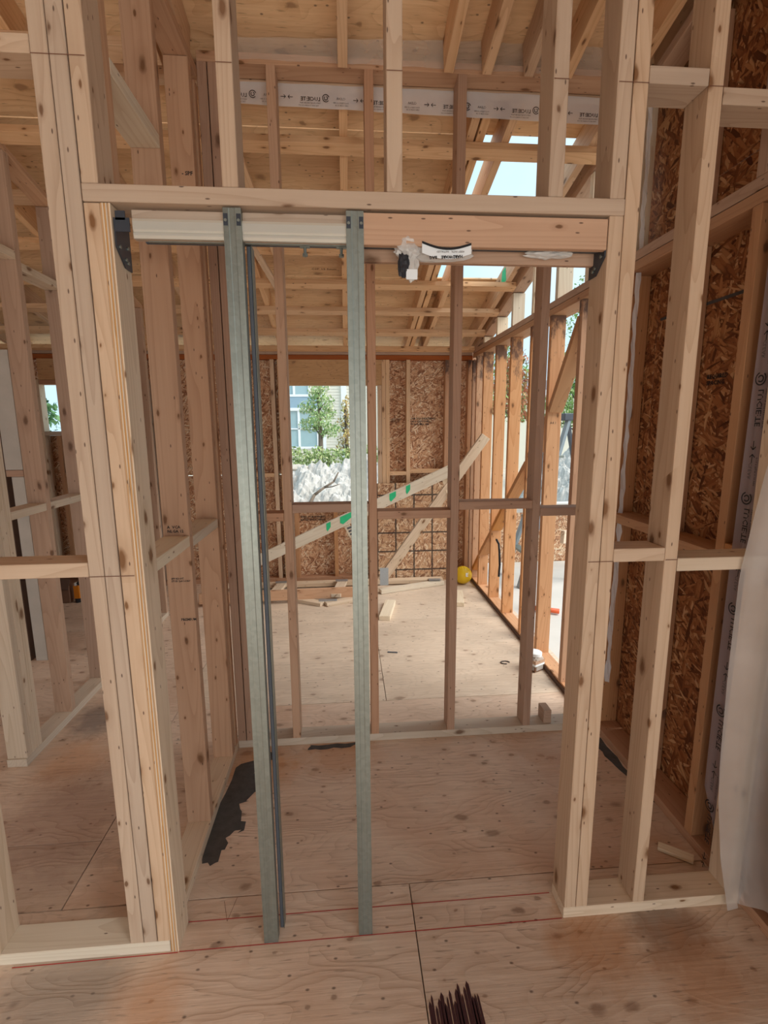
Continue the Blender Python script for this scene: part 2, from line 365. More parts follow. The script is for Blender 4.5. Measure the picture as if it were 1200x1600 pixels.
def textmesh(s, size, align='LEFT', bold=0.0):
    key = (s, size, align, bold)
    if key in TXT: return TXT[key]
    cu = bpy.data.curves.new('lettering', 'FONT'); cu.body = s; cu.size = size; cu.align_x = align
    cu.offset = bold; cu.resolution_u = 1
    o = bpy.data.objects.new('lettering', cu); COL.objects.link(o)
    dg = bpy.context.evaluated_depsgraph_get(); dg.update()
    me = bpy.data.meshes.new_from_object(o.evaluated_get(dg)); bpy.data.objects.remove(o)
    TXT[key] = me; return me
def text(parent, name, s, size, origin, xdir, ydir, mat, align='LEFT', bold=0.0):
    me = textmesh(s, size, align, bold).copy(); me.materials.clear(); me.materials.append(M[mat])
    x = Vector(xdir).normalized(); y = Vector(ydir).normalized(); z = x.cross(y)
    m = Matrix((x, y, z)).transposed().to_4x4()
    return link(name, me, None, parent, Matrix.Translation(origin) @ m)

S, D = .038, .089      # two-by-four
def sheet(parent, name, x0, x1, y0, y1, z0, z1, mat, label=None):
    """thin upright sheet whose own XY plane is its face (X = longer face side)"""
    c = Vector(((x0+x1)/2, (y0+y1)/2, (z0+z1)/2)); a, b, h = x1-x0, y1-y0, z1-z0
    if b < a:   # faces along y
        w, t = a, b; xa = Vector((1, 0, 0)); za = Vector((0, -1, 0))
    else: w, t = b, a; xa = Vector((0, 1, 0)); za = Vector((-1, 0, 0))
    ya = Vector((0, 0, 1))
    if h > w: xa, ya = ya, xa; d = (h, w, t)
    else: d = (w, h, t)
    za = xa.cross(ya); r = Matrix((xa, ya, za)).transposed()
    return link(name, cbox(*d, M[mat], .001), None, parent, Matrix.Translation(c) @ r.to_4x4(), label)
# ------------------------------------------------------------------ floor
fl = structure('floor')
rows = [(-3.35, -2.16), (-2.16, -.97), (-.97, .25), (.25, 1.444), (1.444, 2.597), (2.597, 3.785), (3.785, 4.99)]
seam = [.2, -.95, .2, .19, -.955, .207, -.955]
g = .0016
for (y0, y1), s0 in zip(rows, seam):
    xs = [s0 + 2.44*i for i in range(-3, 4)]
    for xa, xb in zip(xs[:-1], xs[1:]):
        xa2, xb2 = max(xa, -4.6), min(xb, 1.41)
        if xb2-xa2 < .05: continue
        far = y0 > 2.5 and xa2 > -1.0
        if y0 > 2.5 and xa2 < -.96 < xb2-.05: split = [(xa2, -.955, False), (-.955, xb2, True)]
        else: split = [(xa2, xb2, far)]
        cuts = [(y0, y1)]
        if abs(y0-1.444) < .01 and xb2 < -.9: cuts = [(y0, 1.72), (1.72, y1)]
        for (xa2, xb2, far), (ya, yb) in [(a_, b_) for a_ in split for b_ in cuts]:
            box(fl, 'plywood_sheet', xa2+g, xb2-g, ya+g, yb-g, -.018, 0, 'floor_far' if far else 'floor', ax=0, bev=.001)
box(fl, 'subfloor', -4.6, 1.41, -3.35, 4.99, -.06, -.0185, 'sub', bev=0)
def strip(x0, y0, x1, y1, w, mat, name, z=.0007):
    a = Vector((x0, y0, 0)); b = Vector((x1, y1, 0)); n = Vector((-(b-a).y, (b-a).x, 0)).normalized()*w/2
    mesh(fl, name, [Vector((*(a-n).xy, z)), Vector((*(b-n).xy, z)), Vector((*(b+n).xy, z)), Vector((*(a+n).xy, z))], [(0, 1, 2, 3)], mat)
strip(-.527, 1.278, .66, 1.281, .003, 'red', 'chalk_line'); strip(-.527, 1.368, .655, 1.369, .003, 'red', 'chalk_line')
strip(-1.0, 1.272, -.53, 1.276, .003, 'red', 'chalk_line')
strip(-.43, 1.43, -.405, 1.36, .0012, 'pencil', 'pencil_mark'); strip(-.405, 1.36, -.39, 1.44, .0012, 'pencil', 'pencil_mark')
def blob(name, pts, mat, parent=fl, z=.0009, jag=.012, n=6):
    rr = random.Random(len(pts)*31+int(pts[0][0]*100)); out = []
    for i in range(len(pts)):
        a = Vector(pts[i]); b = Vector(pts[(i+1) % len(pts)])
        for j in range(n): 
            p = a.lerp(b, j/n); out.append(Vector((p.x+rr.uniform(-jag, jag), p.y+rr.uniform(-jag, jag), z)))
    mesh(parent, name, out, [tuple(range(len(out)))], mat)
blob('adhesive_smear', [(-.549, 1.60), (-.50, 1.58), (-.47, 1.70), (-.43, 1.72), (-.455, 1.85), (-.40, 1.96), (-.43, 2.06), (-.36, 2.16), (-.40, 2.19), (-.549, 2.08)], 'tar', jag=.016)
blob('adhesive_smear', [(-.21, 2.19), (-.02, 2.195), (.06, 2.225), (-.2, 2.222)], 'tar', jag=.006)
blob('adhesive_smear', [(1.19, 2.15), (1.215, 1.95), (1.235, 1.75), (1.252, 1.72), (1.252, 2.16)], 'tar', jag=.007)
# maroon brush mark: ragged parallel bristle strokes
for i in range(17):
    xa = .196 + i*.0085; top = 1.088 + (.012 if i > 8 else 0) + .016*math.sin(i*2.1) + .0012*i
    if i > 13: top -= .012*(i-13)
    w = .0068 + .0022*math.sin(i*5)
    mesh(fl, 'brush_stroke', [(xa, .9, .001), (xa+w*1.7, .9, .001), (xa+w*1.2, top-.01, .001), (xa+w*.6, top, .001), (xa, top-.012, .001)], [(0, 1, 2, 3, 4)], 'maroon')

# ------------------------------------------------------------------ walls: front (the one with the pocket door)
wf = structure('wall_front'); Y0, Y1 = 1.281, 1.370; ZT = 3.06
def fstud(x0, z0=S, z1=ZT, mat='front'): return box(wf, 'stud', x0, x0+S-.001, Y0, Y1, z0, z1, mat)
box(wf, 'bottom_plate', -1.9, -.553, Y0, Y1, 0, S, 'white')
box(wf, 'bottom_plate', .664, 1.256, Y0, Y1, 0, S, 'pale')
fstud(-1.07, mat='pale'); fstud(-1.48); fstud(-1.9)
fstud(-.666); fstud(-.627); fstud(.704); fstud(.893, mat='front'); fstud(1.217, mat='pale')
# trimmers under the header plate
box(wf, 'trimmer', -.587, -.551, Y0, Y1, S, 2.061, 'front')
for i in range(6):      # glued layers of the packing strip, seen on edge
    box(wf, 'ply_layer', -.5505+.0038*i, -.5469+.0038*i, Y0-(.001 if i % 2 else 0), Y1, 0, 2.061, 'pale' if i % 2 else 'lvl', bev=.0003)
box(wf, 'trimmer', .666, .702, Y0, Y1, S, 2.063, 'front')
box(wf, 'header_plate', -.587, .702, Y0-.002, Y1, 2.063, 2.101, 'front')
for x in (-.587, -.273, .111, .507, .664): fstud(x, 2.102, mat='front')
# blocking
box(wf, 'block', -1.031, -.667, Y0, Y1, 1.172, 1.21, 'front'); box(wf, 'block', -1.44, -1.071, Y0, Y1, 1.134, 1.172, 'front')
box(wf, 'block', -1.031, -.667, Y0, Y1, 2.356, 2.394, 'front')
box(wf, 'block', .742, .892, Y0, Y1, 1.172, 1.21, 'front'); box(wf, 'block', .932, 1.216, Y0, Y1, 1.140, 1.178, 'pale')
box(wf, 'block', .742, .892, Y0, Y1, 2.356, 2.394, 'front'); box(wf, 'block', .932, 1.216, Y0, Y1, 2.318, 2.356, 'front')
box(wf, 'top_plate', -1.9, 1.34, Y0, Y1, ZT, ZT+S, 'front')
for x0, x1, z in ((-.664, -.552, 2.355), (.666, .741, 2.355), (.893, .93, 2.355), (.111, .148, 2.355), (.507, .544, 2.355), (-.666, -.552, 1.173), (.668, .741, 1.175), (.893, .93, 1.175), (-.273, -.236, 2.355)):
    mesh(wf, 'layout_line', [(x0, Y0-.0026, z-.0008), (x1, Y0-.0026, z-.0008), (x1, Y0-.0026, z+.0008), (x0, Y0-.0026, z+.0008)], [(0, 1, 2, 3)], 'pencil')
text(wf, 'stamp', 'NZ7', .022, (1.06, Y0-.0015, 2.325), (1, 0, .25), (-.25, 0, 1), 'ink')

# ------------------------------------------------------------------ wall between the small room and the far room
wb = structure('wall_back'); P0, P1 = 2.235, 2.324; PT = 2.957
for x, m in ((-.549, 'brown'), (-.508, 'brown'), (-.284, 'pink'), (.104, 'brown'), (.486, 'brown'), (.877, 'brown')):
    box(wb, 'stud', x, x+.037, P0, P1, S, PT, m)
box(wb, 'bottom_plate', -.549, 1.255, P0, P1, 0, S, 'pale')
box(wb, 'top_plate', -.549, 1.255, P0, P1, PT, PT+S, 'pink')
for x0, x1, z in ((-.471, -.285, 1.128), (-.246, .103, 1.165), (.142, .485, 1.128), (.524, .876, 1.165), (.915, 1.254, 1.128)):
    box(wb, 'block', x0, x1, P0, P1, z, z+S, 'brown')
box(wb, 'ledger', -.9, 1.255, P1+.012, P1+.050, 2.948, 3.022, 'roof')

# ------------------------------------------------------------------ left wall of the small room, running away from the door post
wl = structure('wall_left'); LX0, LX1 = -.640, -.551
box(wl, 'bottom_plate', LX0, LX1, Y1, 2.233, 0, S, 'pale')
for y, m in ((1.737, 'pink'), (2.121, 'pink'), (2.196, 'pink'), (1.372, 'pink')):
    if y == 2.196: box(wl, 'stud', LX0, LX1-.0, y, y+.034, S, 2.87, m)
    else: box(wl, 'stud', LX0, LX1, y, y+.037, S, 2.90, m)
for y0, y1, z in ((1.41, 1.736, 1.140), (1.775, 2.12, 1.13), (1.41, 1.736, 2.40), ):
    box(wl, 'block', LX0, LX1, y0, y1, z, z+S, 'white')  # white lumber paints in the light these blocks catch
box(wl, 'top_plate', LX0, LX1, Y1, 2.233, 2.902, 2.94, 'pink')
def stamp(parent, lines, pos, xd, yd, size, mat='ink', name='stamp'):
    p = Vector(pos); yd = Vector(yd).normalized()
    for i, s in enumerate(lines): text(parent, name, s, size, p - yd*size*1.05*i, xd, yd, mat, bold=size*.03)
stamp(wl, ['PREMIUM'], (-.602, 1.7365, .865), (1, 0, 0), (0, 0, 1), .013)
stamp(wl, ['SPF KD-HT', 'STUD 2x4 S-DRY'], (-.625, 1.7365, 1.02), (1, 0, 0), (0, 0, 1), .009)
stamp(wl, ['A  VCA', 'NLGA 12'], (-.625, 1.7365, 1.205), (1, 0, 0), (0, 0, 1), .014)
stamp(wl, ['- SPF'], (-.60, 2.1205, 2.50), (1, 0, 0), (0, 0, 1), .02)

# wall further left, across the next room
w3 = structure('wall_left_far'); A0, A1 = -1.594, -1.505
box(w3, 'bottom_plate', A0, A1, 2.184, 4.06, 0, S, 'pale')
def rz(y): return 2.285 + .24*(4.744-y)      # underside of the roof strapping
for y, m in ((2.192, 'pale'), (2.2305, 'pale'), (2.269, 'pale'), (2.575, 'pink'), (2.945, 'pink'), (3.35, 'pink'), (3.75, 'pink'), (4.02, 'pink')):
    box(w3, 'stud', A0, A1, y, y+.037, S, rz(y)-.02, m)
for y0, y1, z in ((2.307, 2.574, 1.145), (2.613, 2.944, 1.145), (2.307, 2.574, 2.325), (2.613, 2.944, 2.285), (2.983, 3.349, 1.11), (3.388, 3.749, 1.145)):
    box(w3, 'block', A0, A1, y0, y1, z, z+S, 'pale')
beam(w3, 'top_plate', (-1.55, 2.19, rz(2.19)), (-1.55, 4.06, rz(4.06)), D, .03, 'pink')

# ------------------------------------------------------------------ right outside wall
wr = structure('wall_right'); X0, X1 = 1.257, 1.346
box(wr, 'bottom_plate', X0, X1, 2.28, 4.90, 0, S, 'mould'); box(wr, 'bottom_plate', X0, 1.375, -.6, 2.278, 0, S, 'brown')
box(wr, 'wet_edge', 1.249, 1.2565, 2.33, 4.89, 0, .026, 'carddark', bev=0)  # dark strip added for the wet inner edge of the plate
box(wr, 'top_plate', X0, 1.38, -.6, 4.90, 2.205, 2.243, 'orange'); box(wr, 'top_plate', X0, 1.38, -.6, 4.90, 2.246, 2.284, 'pink')
for y in (2.64, 3.03, 3.347, 3.757, 4.13, 4.497, 4.74):
    box(wr, 'stud', X0, X1, y, y+S, S, 2.204, 'mould')
box(wr, 'stud', X0+.02, X1, 4.79, 4.828, S, 2.204, 'darkplate')
box(wr, 'stud', X0, 1.375, 2.238, 2.276, S, 2.204, 'orange')
for y in (.32, .73, 1.12, 1.512, 1.87): box(wr, 'stud', X0, 1.375, y, y+S, S, 2.204, 'orange')
for y0, y1, z in ((1.551, 1.869, 1.08), (1.16, 1.51, 1.12), (1.909, 2.237, 1.10)): box(wr, 'block', X0, 1.375, y0, y1, z, z+S+.002, 'orange')
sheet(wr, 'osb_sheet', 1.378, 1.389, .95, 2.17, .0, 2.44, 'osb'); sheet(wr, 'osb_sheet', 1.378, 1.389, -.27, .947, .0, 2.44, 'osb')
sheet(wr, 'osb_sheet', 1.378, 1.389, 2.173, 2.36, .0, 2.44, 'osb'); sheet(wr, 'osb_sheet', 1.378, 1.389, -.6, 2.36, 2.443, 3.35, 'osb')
# short studs between the wall plate and the sloping gable rafter
for y in (2.238, 2.60, 2.968, 3.345, 3.755, 4.13, 4.50): box(wr, 'gable_stud', X0, X1, y, y+S, 2.285, rz(y+S)+.0, 'white')
for y in (.32, .73, 1.12, 1.512, 1.87): box(wr, 'gable_stud', X0, 1.375, y, y+S, 2.285, rz(y+S), 'pink')
beam(wr, 'gable_plate', (1.30, -.6, rz(-.6)+.02), (1.30, 4.86, rz(4.86)+.02), D, S, 'pink')
# diagonal wind brace let in between the open studs, piece by piece
for (ya, za, yb_, zb) in ((2.682, 2.12, 3.026, 1.64), (3.072, 1.60, 3.343, 1.34), (3.389, 1.29, 3.753, .99), (3.799, .95, 4.126, .665), (4.172, .62, 4.493, .35), (4.539, .31, 4.736, .13)):
    beam(wr, 'brace', (1.3015, ya, za), (1.3015, yb_, zb), D-.002, S, 'orange')
text(wr, 'pencil_note', 'A4.1', .022, (1.275, 3.0295, 1.56), (1, 0, 0), (0, 0, 1), 'ink')
stamp(wr, ['OSB SHEATHING 24/16', '7/16 EXPOSURE 1', 'THIS SIDE DOWN'], (1.376, 1.90, .62), (0, -1, -.25), (0, 0, 1), .032, 'ink')
stamp(wr, ['REQUIRED', 'SPACING'], (1.376, 1.83, 1.72), (0, -1, 0), (0, 0, 1), .022, 'ink')
mesh(wr, 'chalk_line', [(1.3765, 2.15, 1.995), (1.3765, .95, 1.995), (1.3765, .95, 2.007), (1.3765, 2.15, 2.007)], [(0, 1, 2, 3)], 'tar')

# unseen outside wall, added to darken the left room, with two window openings
wo_ = structure('wall_left_outer_unseen')
for (ya, yb_, za, zb) in ((-3.6, -2.4, 0, 2.25), (-2.4, 4.9, 0, .8), (-1.2, .2, .8, 2.25), (1.9, 4.9, .8, 2.25), (-3.6, 1.2, 2.25, 3.9), (1.2, 4.9, 2.25, 3.0)):
    sheet(wo_, 'osb_sheet', -4.63, -4.618, ya+.002, yb_-.002, za, zb-.003, 'osb')
for y in (-3.6, -2.4, -1.2, .2, 1.9, 2.5, 3.1, 3.7, 4.3, 4.86): box(wo_, 'stud', -4.616, -4.53, y, y+S, 0, rz(y)-.02, 'pink')
# unseen rear wall, added to brown the steel's reflections: sheathed above, wide openings below
wg = structure('wall_rear_unseen')
for xa, xb in ((-4.6, -3.4), (-3.397, -2.18), (-2.177, -.96), (-.957, .26), (.263, 1.42)):
    sheet(wg, 'osb_sheet', xa, xb, -3.64, -3.628, 1.95, rz(-3.6)+.1, 'osb')
for x in (-4.6, -3.4, -2.18, -.96, .24, 1.36): box(wg, 'stud', x, x+S, -3.626, -3.537, 0, rz(-3.6), 'pink')
box(wg, 'header', -4.6, 1.4, -3.535, -3.50, 1.95, 2.19, 'roof')
# ------------------------------------------------------------------ far wall
ww = structure('wall_far'); FY0, FY1 = 4.90, 4.99
def fw(name, x0, x1, z0, z1, mat, y0=FY0, y1=FY1): return box(ww, name, x0, x1, y0, y1, z0, z1, mat)
fw('bottom_plate', -4.5, 1.345, 0, S, 'brown'); fw('top_plate', -4.5, 1.255, 2.187, 2.228, 'darkplate'); fw('top_plate', -4.5, 1.255, 2.231, 2.27, 'pink')
for x in (1.215, 1.26, 1.305): fw('stud', x, x+S, S, 2.186, 'mould')
for x in (.988, .605, .402): fw('stud', x, x+S, S, 2.186, 'roof' if x < .9 else 'mould')
fw('trimmer', .325, .362, S, 1.946, 'roof'); fw('stud', .364, .40, S, 2.186, 'roof')
sheet(ww, 'header', -.55, .363, FY0+.004, FY1, 1.948, 2.186, 'plypanel')
fw('trimmer', -.59, -.552, S, 1.946, 'roof'); fw('stud', -.70, -.662, S, 2.186, 'roof'); fw('stud', -.63, -.592, S, 2.186, 'roof')
fw('sill', -.55, .324, .752, .790, 'pale')
for x in (-.52, -.13, .14): fw('stud', x, x+S, S, .751, 'orange')
for x0, x1, z in ((.441, .604, 1.07), (.644, .987, 1.09), (1.027, 1.214, 1.07), (-.95, -.701, 1.07)): fw('block', x0, x1, z, z+S, 'roof')
fw('stud', -.99, -.952, S, 2.186, 'roof')
# left part of the far wall with the small high window
for x in (-1.35, -1.75, -3.30, -3.7, -4.1, -4.5): fw('stud', x, x+S, S, 2.186, 'orange')
fw('trimmer', -2.84, -2.802, S, 2.0, 'pale'); fw('trimmer', -1.86, -1.822, S, 2.0, 'pale')
sheet(ww, 'header', -2.80, -1.86, FY0+.004, FY1, 1.995, 2.186, 'plypanel'); fw('header_trim', -2.80, -1.861, 1.955, 1.993, 'brown')
fw('sill', -2.80, -1.861, 1.49, 1.528, 'pale')
for x in (-2.70, -2.33, -2.05): fw('stud', x, x+S, S, 1.489, 'orange')
for x0, x1 in ((-2.661, -2.331), (-2.29, -2.051)): fw('block', x0, x1, 1.10, 1.14, 'orange')
# sheathing
OY0, OY1 = 4.992, 5.003
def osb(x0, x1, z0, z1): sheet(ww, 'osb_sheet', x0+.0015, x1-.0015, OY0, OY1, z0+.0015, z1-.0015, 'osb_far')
osb(.365, 1.40, 1.10, 2.30); osb(.365, 1.40, -.2, 1.097); osb(-.59, .365, -.2, .752); osb(-1.83, -.59, 1.09, 2.30); osb(-1.83, -.59, -.2, 1.084)
osb(-.59, .365, 1.95, 2.30); osb(-2.84, -1.83, -.2, 1.49); osb(-2.84, -1.83, 2.0, 2.30); osb(-4.5, -2.84, -.2, 2.30)
for x in (.46, .66): stamp(ww, ['OSB 7/16 SHEATHING', '24/16 EXPOSURE 1', 'PS 2-10 MILL 448'], (x, 4.9905, 1.62), (1, 0, 0), (0, 0, 1), .026 if x > .5 else .012, 'ink')
stamp(ww, ['V SIZED FOR', 'SPACING', 'SHEATHING'], (-.95, 4.9905, .66), (1, 0, 0), (0, 0, 1), .028, 'ink')
stamp(ww, ['SIZED FOR SPACING', 'RATED SHEATHING'], (-.47, 4.9905, .64), (1, 0, 0), (0, 0, 1), .028, 'ink')

# ------------------------------------------------------------------ roof
ce = structure('ceiling')
ang = math.atan(.24); up = Vector((0, math.sin(ang), math.cos(ang)))
def rp(x, y, off=0): return Vector((x, y, rz(y)+off))
for y in (2.545, 2.94, 3.33, 3.73, 4.12, 4.50):
    beam(ce, 'strapping', rp(-4.5, y, .019), rp(1.255, y, .019), .072, S-.002, 'roof', up=up)
beam(ce, 'strapping', rp(-4.5, 4.862, .022), rp(1.255, 4.862, .022), .06, S-.002, 'roof', up=up)
RH = .14
far_x = [0.0, .585, .632, .755, 1.18, -.60, -1.20, -1.80, -2.4, -3.0, -3.6, -4.2]
for x in far_x:
    beam(ce, 'rafter', rp(x+.019, 2.378, .038+RH/2), rp(x+.019, 5.15, .038+RH/2), S, RH-.004, 'roof', up=up)
beam(ce, 'rafter', rp(1.30, 2.378, .038+RH/2+.02), rp(1.30, 5.15, .038+RH/2+.02), S, RH-.04, 'roof', up=up)
near_x = [0.0, .42, .575, .745, .905, 1.18, 1.30, -.60, -1.20, -1.80, -2.4, -3.0]
for x in near_x:
    beam(ce, 'rafter', rp(x+.019, -3.6, .038+RH/2), rp(x+.019, 2.215, .038+RH/2), S, RH-.004, 'roof', up=up)
# left room continues past the dividing wall
for x in (-1.20, -1.80, -2.4, -3.0): beam(ce, 'rafter', rp(x+.019, 2.2, .038+RH/2), rp(x+.019, 2.4, .038+RH/2), S-.001, RH-.006, 'roof', up=up)
for y in (.55, .95, 1.35, 1.75, 2.15):
    beam(ce, 'strapping', rp(-4.5, y, .019), rp(-.66, y, .019), .072, S-.002, 'roof', up=up)
# roof sheets (one sheet is still missing over the right side, which leaves the sky open)
ry = [-3.69, -2.42, -1.15, .12, 1.39, 2.665, 3.94, 5.2]
off = .038+RH+.007
for i in range(7):
    ya, yb = ry[i], ry[i+1]
    xs = [-4.6, -2.381, .019, 1.42] if i % 2 else [-4.6, -3.581, -1.181, 1.42]
    if i == 5: xs = [-4.6, -2.381, .019, .63]
    for xa, xb in zip(xs[:-1], xs[1:]):
        ca, cb_ = rp(xa+.002, (ya+yb)/2, off), rp(xb-.002, (ya+yb)/2, off)
        beam(ce, 'roof_sheet', ca, cb_, (yb-ya)/math.cos(ang)-.005, .012, 'deck', up=up)
beam(ce, 'roof_sheet', rp(1.32, 2.668, off), rp(1.32, 3.937, off), .2, .012, 'deck', up=up)
mesh(ce, 'paint_mark', [rp(1.179, 3.70, .05), rp(1.179, 3.82, .05), rp(1.179, 3.80, .16), rp(1.179, 3.72, .15)], [(0, 1, 2, 3)], 'green')
for (t_, x, y, s_) in (('8 12 H', -.16, 3.42, .05), ('PLYWOOD', -.42, 3.40, .03), ('CSP EXTERIOR', -.42, 3.46, .02), ('CSP 15.5mm', -.22, 3.85, .035), ('CSP 0325', .70, 4.2, .05)):
    text(ce, 'stamp', t_, s_, rp(x, y, .176), (1, 0, 0), (0, -math.cos(ang), math.sin(ang)), 'pencil')
# loose braces up between the rafters
for a, b in (((-.60, 2.50, 2.62), (-.53, 2.42, 2.98)), ((-.40, 3.35, 2.60), (-.50, 2.55, 2.88)), ((-.44, 3.9, 2.50), (-.56, 3.2, 2.68))):
    beam(ce, 'brace', a, b, S, .06, 'roof', up=(0, 1, .2))

# ------------------------------------------------------------------ printed vapour film
def filmstrip(name, label, x0, x1, y, zfun0, zfun1, mat, n=40, amp=.004, cat='plastic film'):
    vs, fs = [], []; rr = random.Random(3)
    for i in range(n+1):
        x = x0+(x1-x0)*i/n
        for j in range(5):
            t = j/4; z = zfun0(x)*(1-t)+zfun1(x)*t
            vs.append((x, y+amp*math.sin(i*1.3+j)+rr.uniform(-1, 1)*amp*.4, z))
    for i in range(n):
        for j in range(4): a = i*5+j; fs.append((a, a+5, a+6, a+1))
    o = mesh(None, name, vs, fs, mat, smooth=True); tag(o, label, cat); return o
fs1 = filmstrip('printed_film_strip', 'milky film strip with mirrored black lettering hanging along the far side of the wall top', -.55, 1.25, 2.332, lambda x: 2.868-.02*(x+.3)/1.3, lambda x: 2.952, 'film', amp=.002)
def mirrored(parent, name, s, size, pos, xd, yd, mat, bold=.0):
    me = textmesh(s, size, 'LEFT', bold).copy(); me.materials.clear(); me.materials.append(M[mat])
    x = -Vector(xd).normalized(); y = Vector(yd).normalized(); z = x.cross(y)
    return link(name, me, None, parent, Matrix.Translation(pos) @ Matrix((x, y, z)).transposed().to_4x4())
def swirl(parent, pos, xd, yd, r, mat):
    x = Vector(xd).normalized(); y = Vector(yd).normalized(); p = Vector(pos); bm = bmesh.new()
    for (ra, rb, a0, a1) in ((.8, 1.0, .3, 5.6), (.35, .55, 2.2, 7.5)):
        prev = None
        for i in range(17):
            a = a0+(a1-a0)*i/16; d = x*math.cos(a)+y*math.sin(a)
            cur = (bm.verts.new(p+d*r*ra), bm.verts.new(p+d*r*rb))
            if prev: bm.faces.new((prev[0], prev[1], cur[1], cur[0]))
            prev = cur
    bmobj(parent, 'emblem', bm, mat)
def filmprint(parent, origin, xd, yd, k=1.0, mirror=True, mat='ink'):
    """one repeat of the film's print: swirl emblem, name, small lines, house outline, arrows"""
    o = Vector(origin); x = Vector(xd).normalized(); y = Vector(yd).normalized()
    f = mirrored if mirror else (lambda p_, n_, s_, z_, q_, a_, b_, m_, bold=0: text(p_, n_, s_, z_, Vector(q_)-Vector(a_)*len(s_)*z_*.55, a_, b_, m_, bold=bold))
    swirl(parent, o+x*k*.018+y*k*.012, x, y, .015*k, mat)
    f(parent, 'lettering', 'LUCIE:TE', .0205*k, o-x*k*.005, x, y, mat, bold=.0003*k)
    f(parent, 'lettering', 'VAPOUR RETARDER FILM', .0075*k, o-x*k*.005-y*k*.011, x, y, mat)
    f(parent, 'lettering', 'THIS SIDE TOWARDS ROOM', .0065*k, o-x*k*.012-y*k*.020, x, y, mat)
    for sg, c_ in ((1, -.158), (-1, -.128)):
        bm = bmesh.new(); p = o+x*k*c_+y*k*.01; rM = Matrix((x, y, x.cross(y))).transposed()
        def seg_(a, b, w=.0011*k):
            a = Vector(a)*k; b = Vector(b)*k; n_ = Vector((-(b-a).y, (b-a).x)).normalized()*w
            bm.faces.new([bm.verts.new(p+x*q.x+y*q.y) for q in (a-n_, b-n_, b+n_, a+n_)])
        seg_((-.010, 0), (.010, 0)); seg_((.010*sg, 0), (.003*sg, .007)); seg_((.010*sg, 0), (.003*sg, -.007))
        bmobj(parent, 'arrow', bm, mat)
    f(parent, 'lettering', 'CLEAR', .013*k, o+x*k*.10+y*k*.008, x, y, 'ink_grey')
    f(parent, 'lettering', 'POLY FILM 0.15 MM', .0075*k, o+x*k*.112-y*k*.006, x, y, mat)
    f(parent, 'lettering', 'CAN CGSB 51.34', .0075*k, o+x*k*.112-y*k*.015, x, y, mat)
for i in range(6): filmprint(fs1, (-.07+.30*i-.30, 2.327, 2.893-.004*i), (1, 0, -.012), (0, 0, 1), 1.0)
filmstrip('clear_film_strip', 'blurry clear film strip over the top plate under the roof boards', -.45, 1.25, 2.226, lambda x: 2.966, lambda x: 3.045+.03*(x+.2), 'film_clear', amp=.003)
# crinkled film edge tucked in behind the right corner stud
def vfilm(name, label, cat, pts, wv, mat, n=60, m=5, amp=.008, seed=1):
    vs, fs = [], []; rr = random.Random(seed); pts = [Vector(p) for p in pts]
    for i in range(n+1):
        t = i/n*(len(pts)-1); k = min(int(t), len(pts)-2); p = pts[k].lerp(pts[k+1], t-k)
        for j in range(m+1):
            w_ = wv(i/n); q = p + Vector(w_)*j/m
            vs.append(q+Vector((rr.uniform(-1, 1), rr.uniform(-1, 1), 0))*amp)
    for i in range(n):
        for j in range(m): a = i*(m+1)+j; fs.append((a, a+1, a+m+2, a+m+1))
    o = mesh(None, name, vs, fs, mat, smooth=False); tag(o, label, cat); return o
vfilm('film_edge', 'crinkled white film edge running down beside the corner stud', 'plastic film', [(1.285, 2.205, 2.85), (1.285, 2.205, 1.5), (1.275, 2.205, .28)], lambda t: (.010+.012*t, -.010, 0), 'film', m=3, amp=.0045)
# printed film on the right wall, nearer than the orange stud
def rfilm():
    vs, fs = [], []; n, m = 40, 14
    for i in range(n+1):
        z = .12+2.3*i/n
        for j in range(m+1):
            t = j/m; y = 1.46-(1.46-1.376)*t + .0*z
            x = 1.247 - .006*math.sin(t*9+z*2)
            if i < 3: y -= (3-i)*.03*(1-t); x -= 0
            vs.append((x, y, z))
    for i in range(n):
        for j in range(m): a = i*(m+1)+j; fs.append((a, a+1, a+m+2, a+m+1))
    o = mesh(None, 'vapour_film', vs, fs, 'film_grey', smooth=True)
    tag(o, 'grey violet film with black lettering covering the outside wall right of the orange stud', 'plastic film'); return o
rf = rfilm()
for i in range(8): filmprint(rf, (1.238, 1.405, .22+.36*i), (0, 0, 1), (0, 1, 0), 1.35)
# milky plastic sheet draped over the right end of the front wall
vs, fs = [], []; n, m = 48, 36
for i in range(n+1):
    t = i/n; z = 1.90-1.895*t
    kz = [(1.95, 1.235), (1.6, 1.19), (1.418, 1.150), (1.13, 1.112), (.83, 1.112), (.53, 1.119), (.40, 1.128), (.2, 1.155), (0, 1.20)]
    xl = next((b1+(a1-b1)*(z-b0)/(a0-b0)) for (a0, a1), (b0, b1) in zip(kz[:-1], kz[1:]) if z >= b0)
    L1 = 1.236-xl; L = L1+.62
    for j in range(m+1):
        d_ = L*(j/m)**1.3; wv_ = .010*math.sin(d_*42+t*3)
        if d_ < L1: x, y = xl+d_, 1.262-.008*t+wv_
        else: x, y = 1.236+wv_, 1.262-.008*t-(d_-L1)
        vs.append((x, y, z+.09*max(0, t-.9)*10*min(1, d_/.12)))
for i in range(n):
    for j in range(m): a = i*(m+1)+j; fs.append((a, a+m+1, a+m+2, a+1))
tag(mesh(None, 'plastic_sheet', vs, fs, 'film_right', smooth=True), 'large milky plastic sheet hanging to the floor at the right edge', 'plastic sheet')

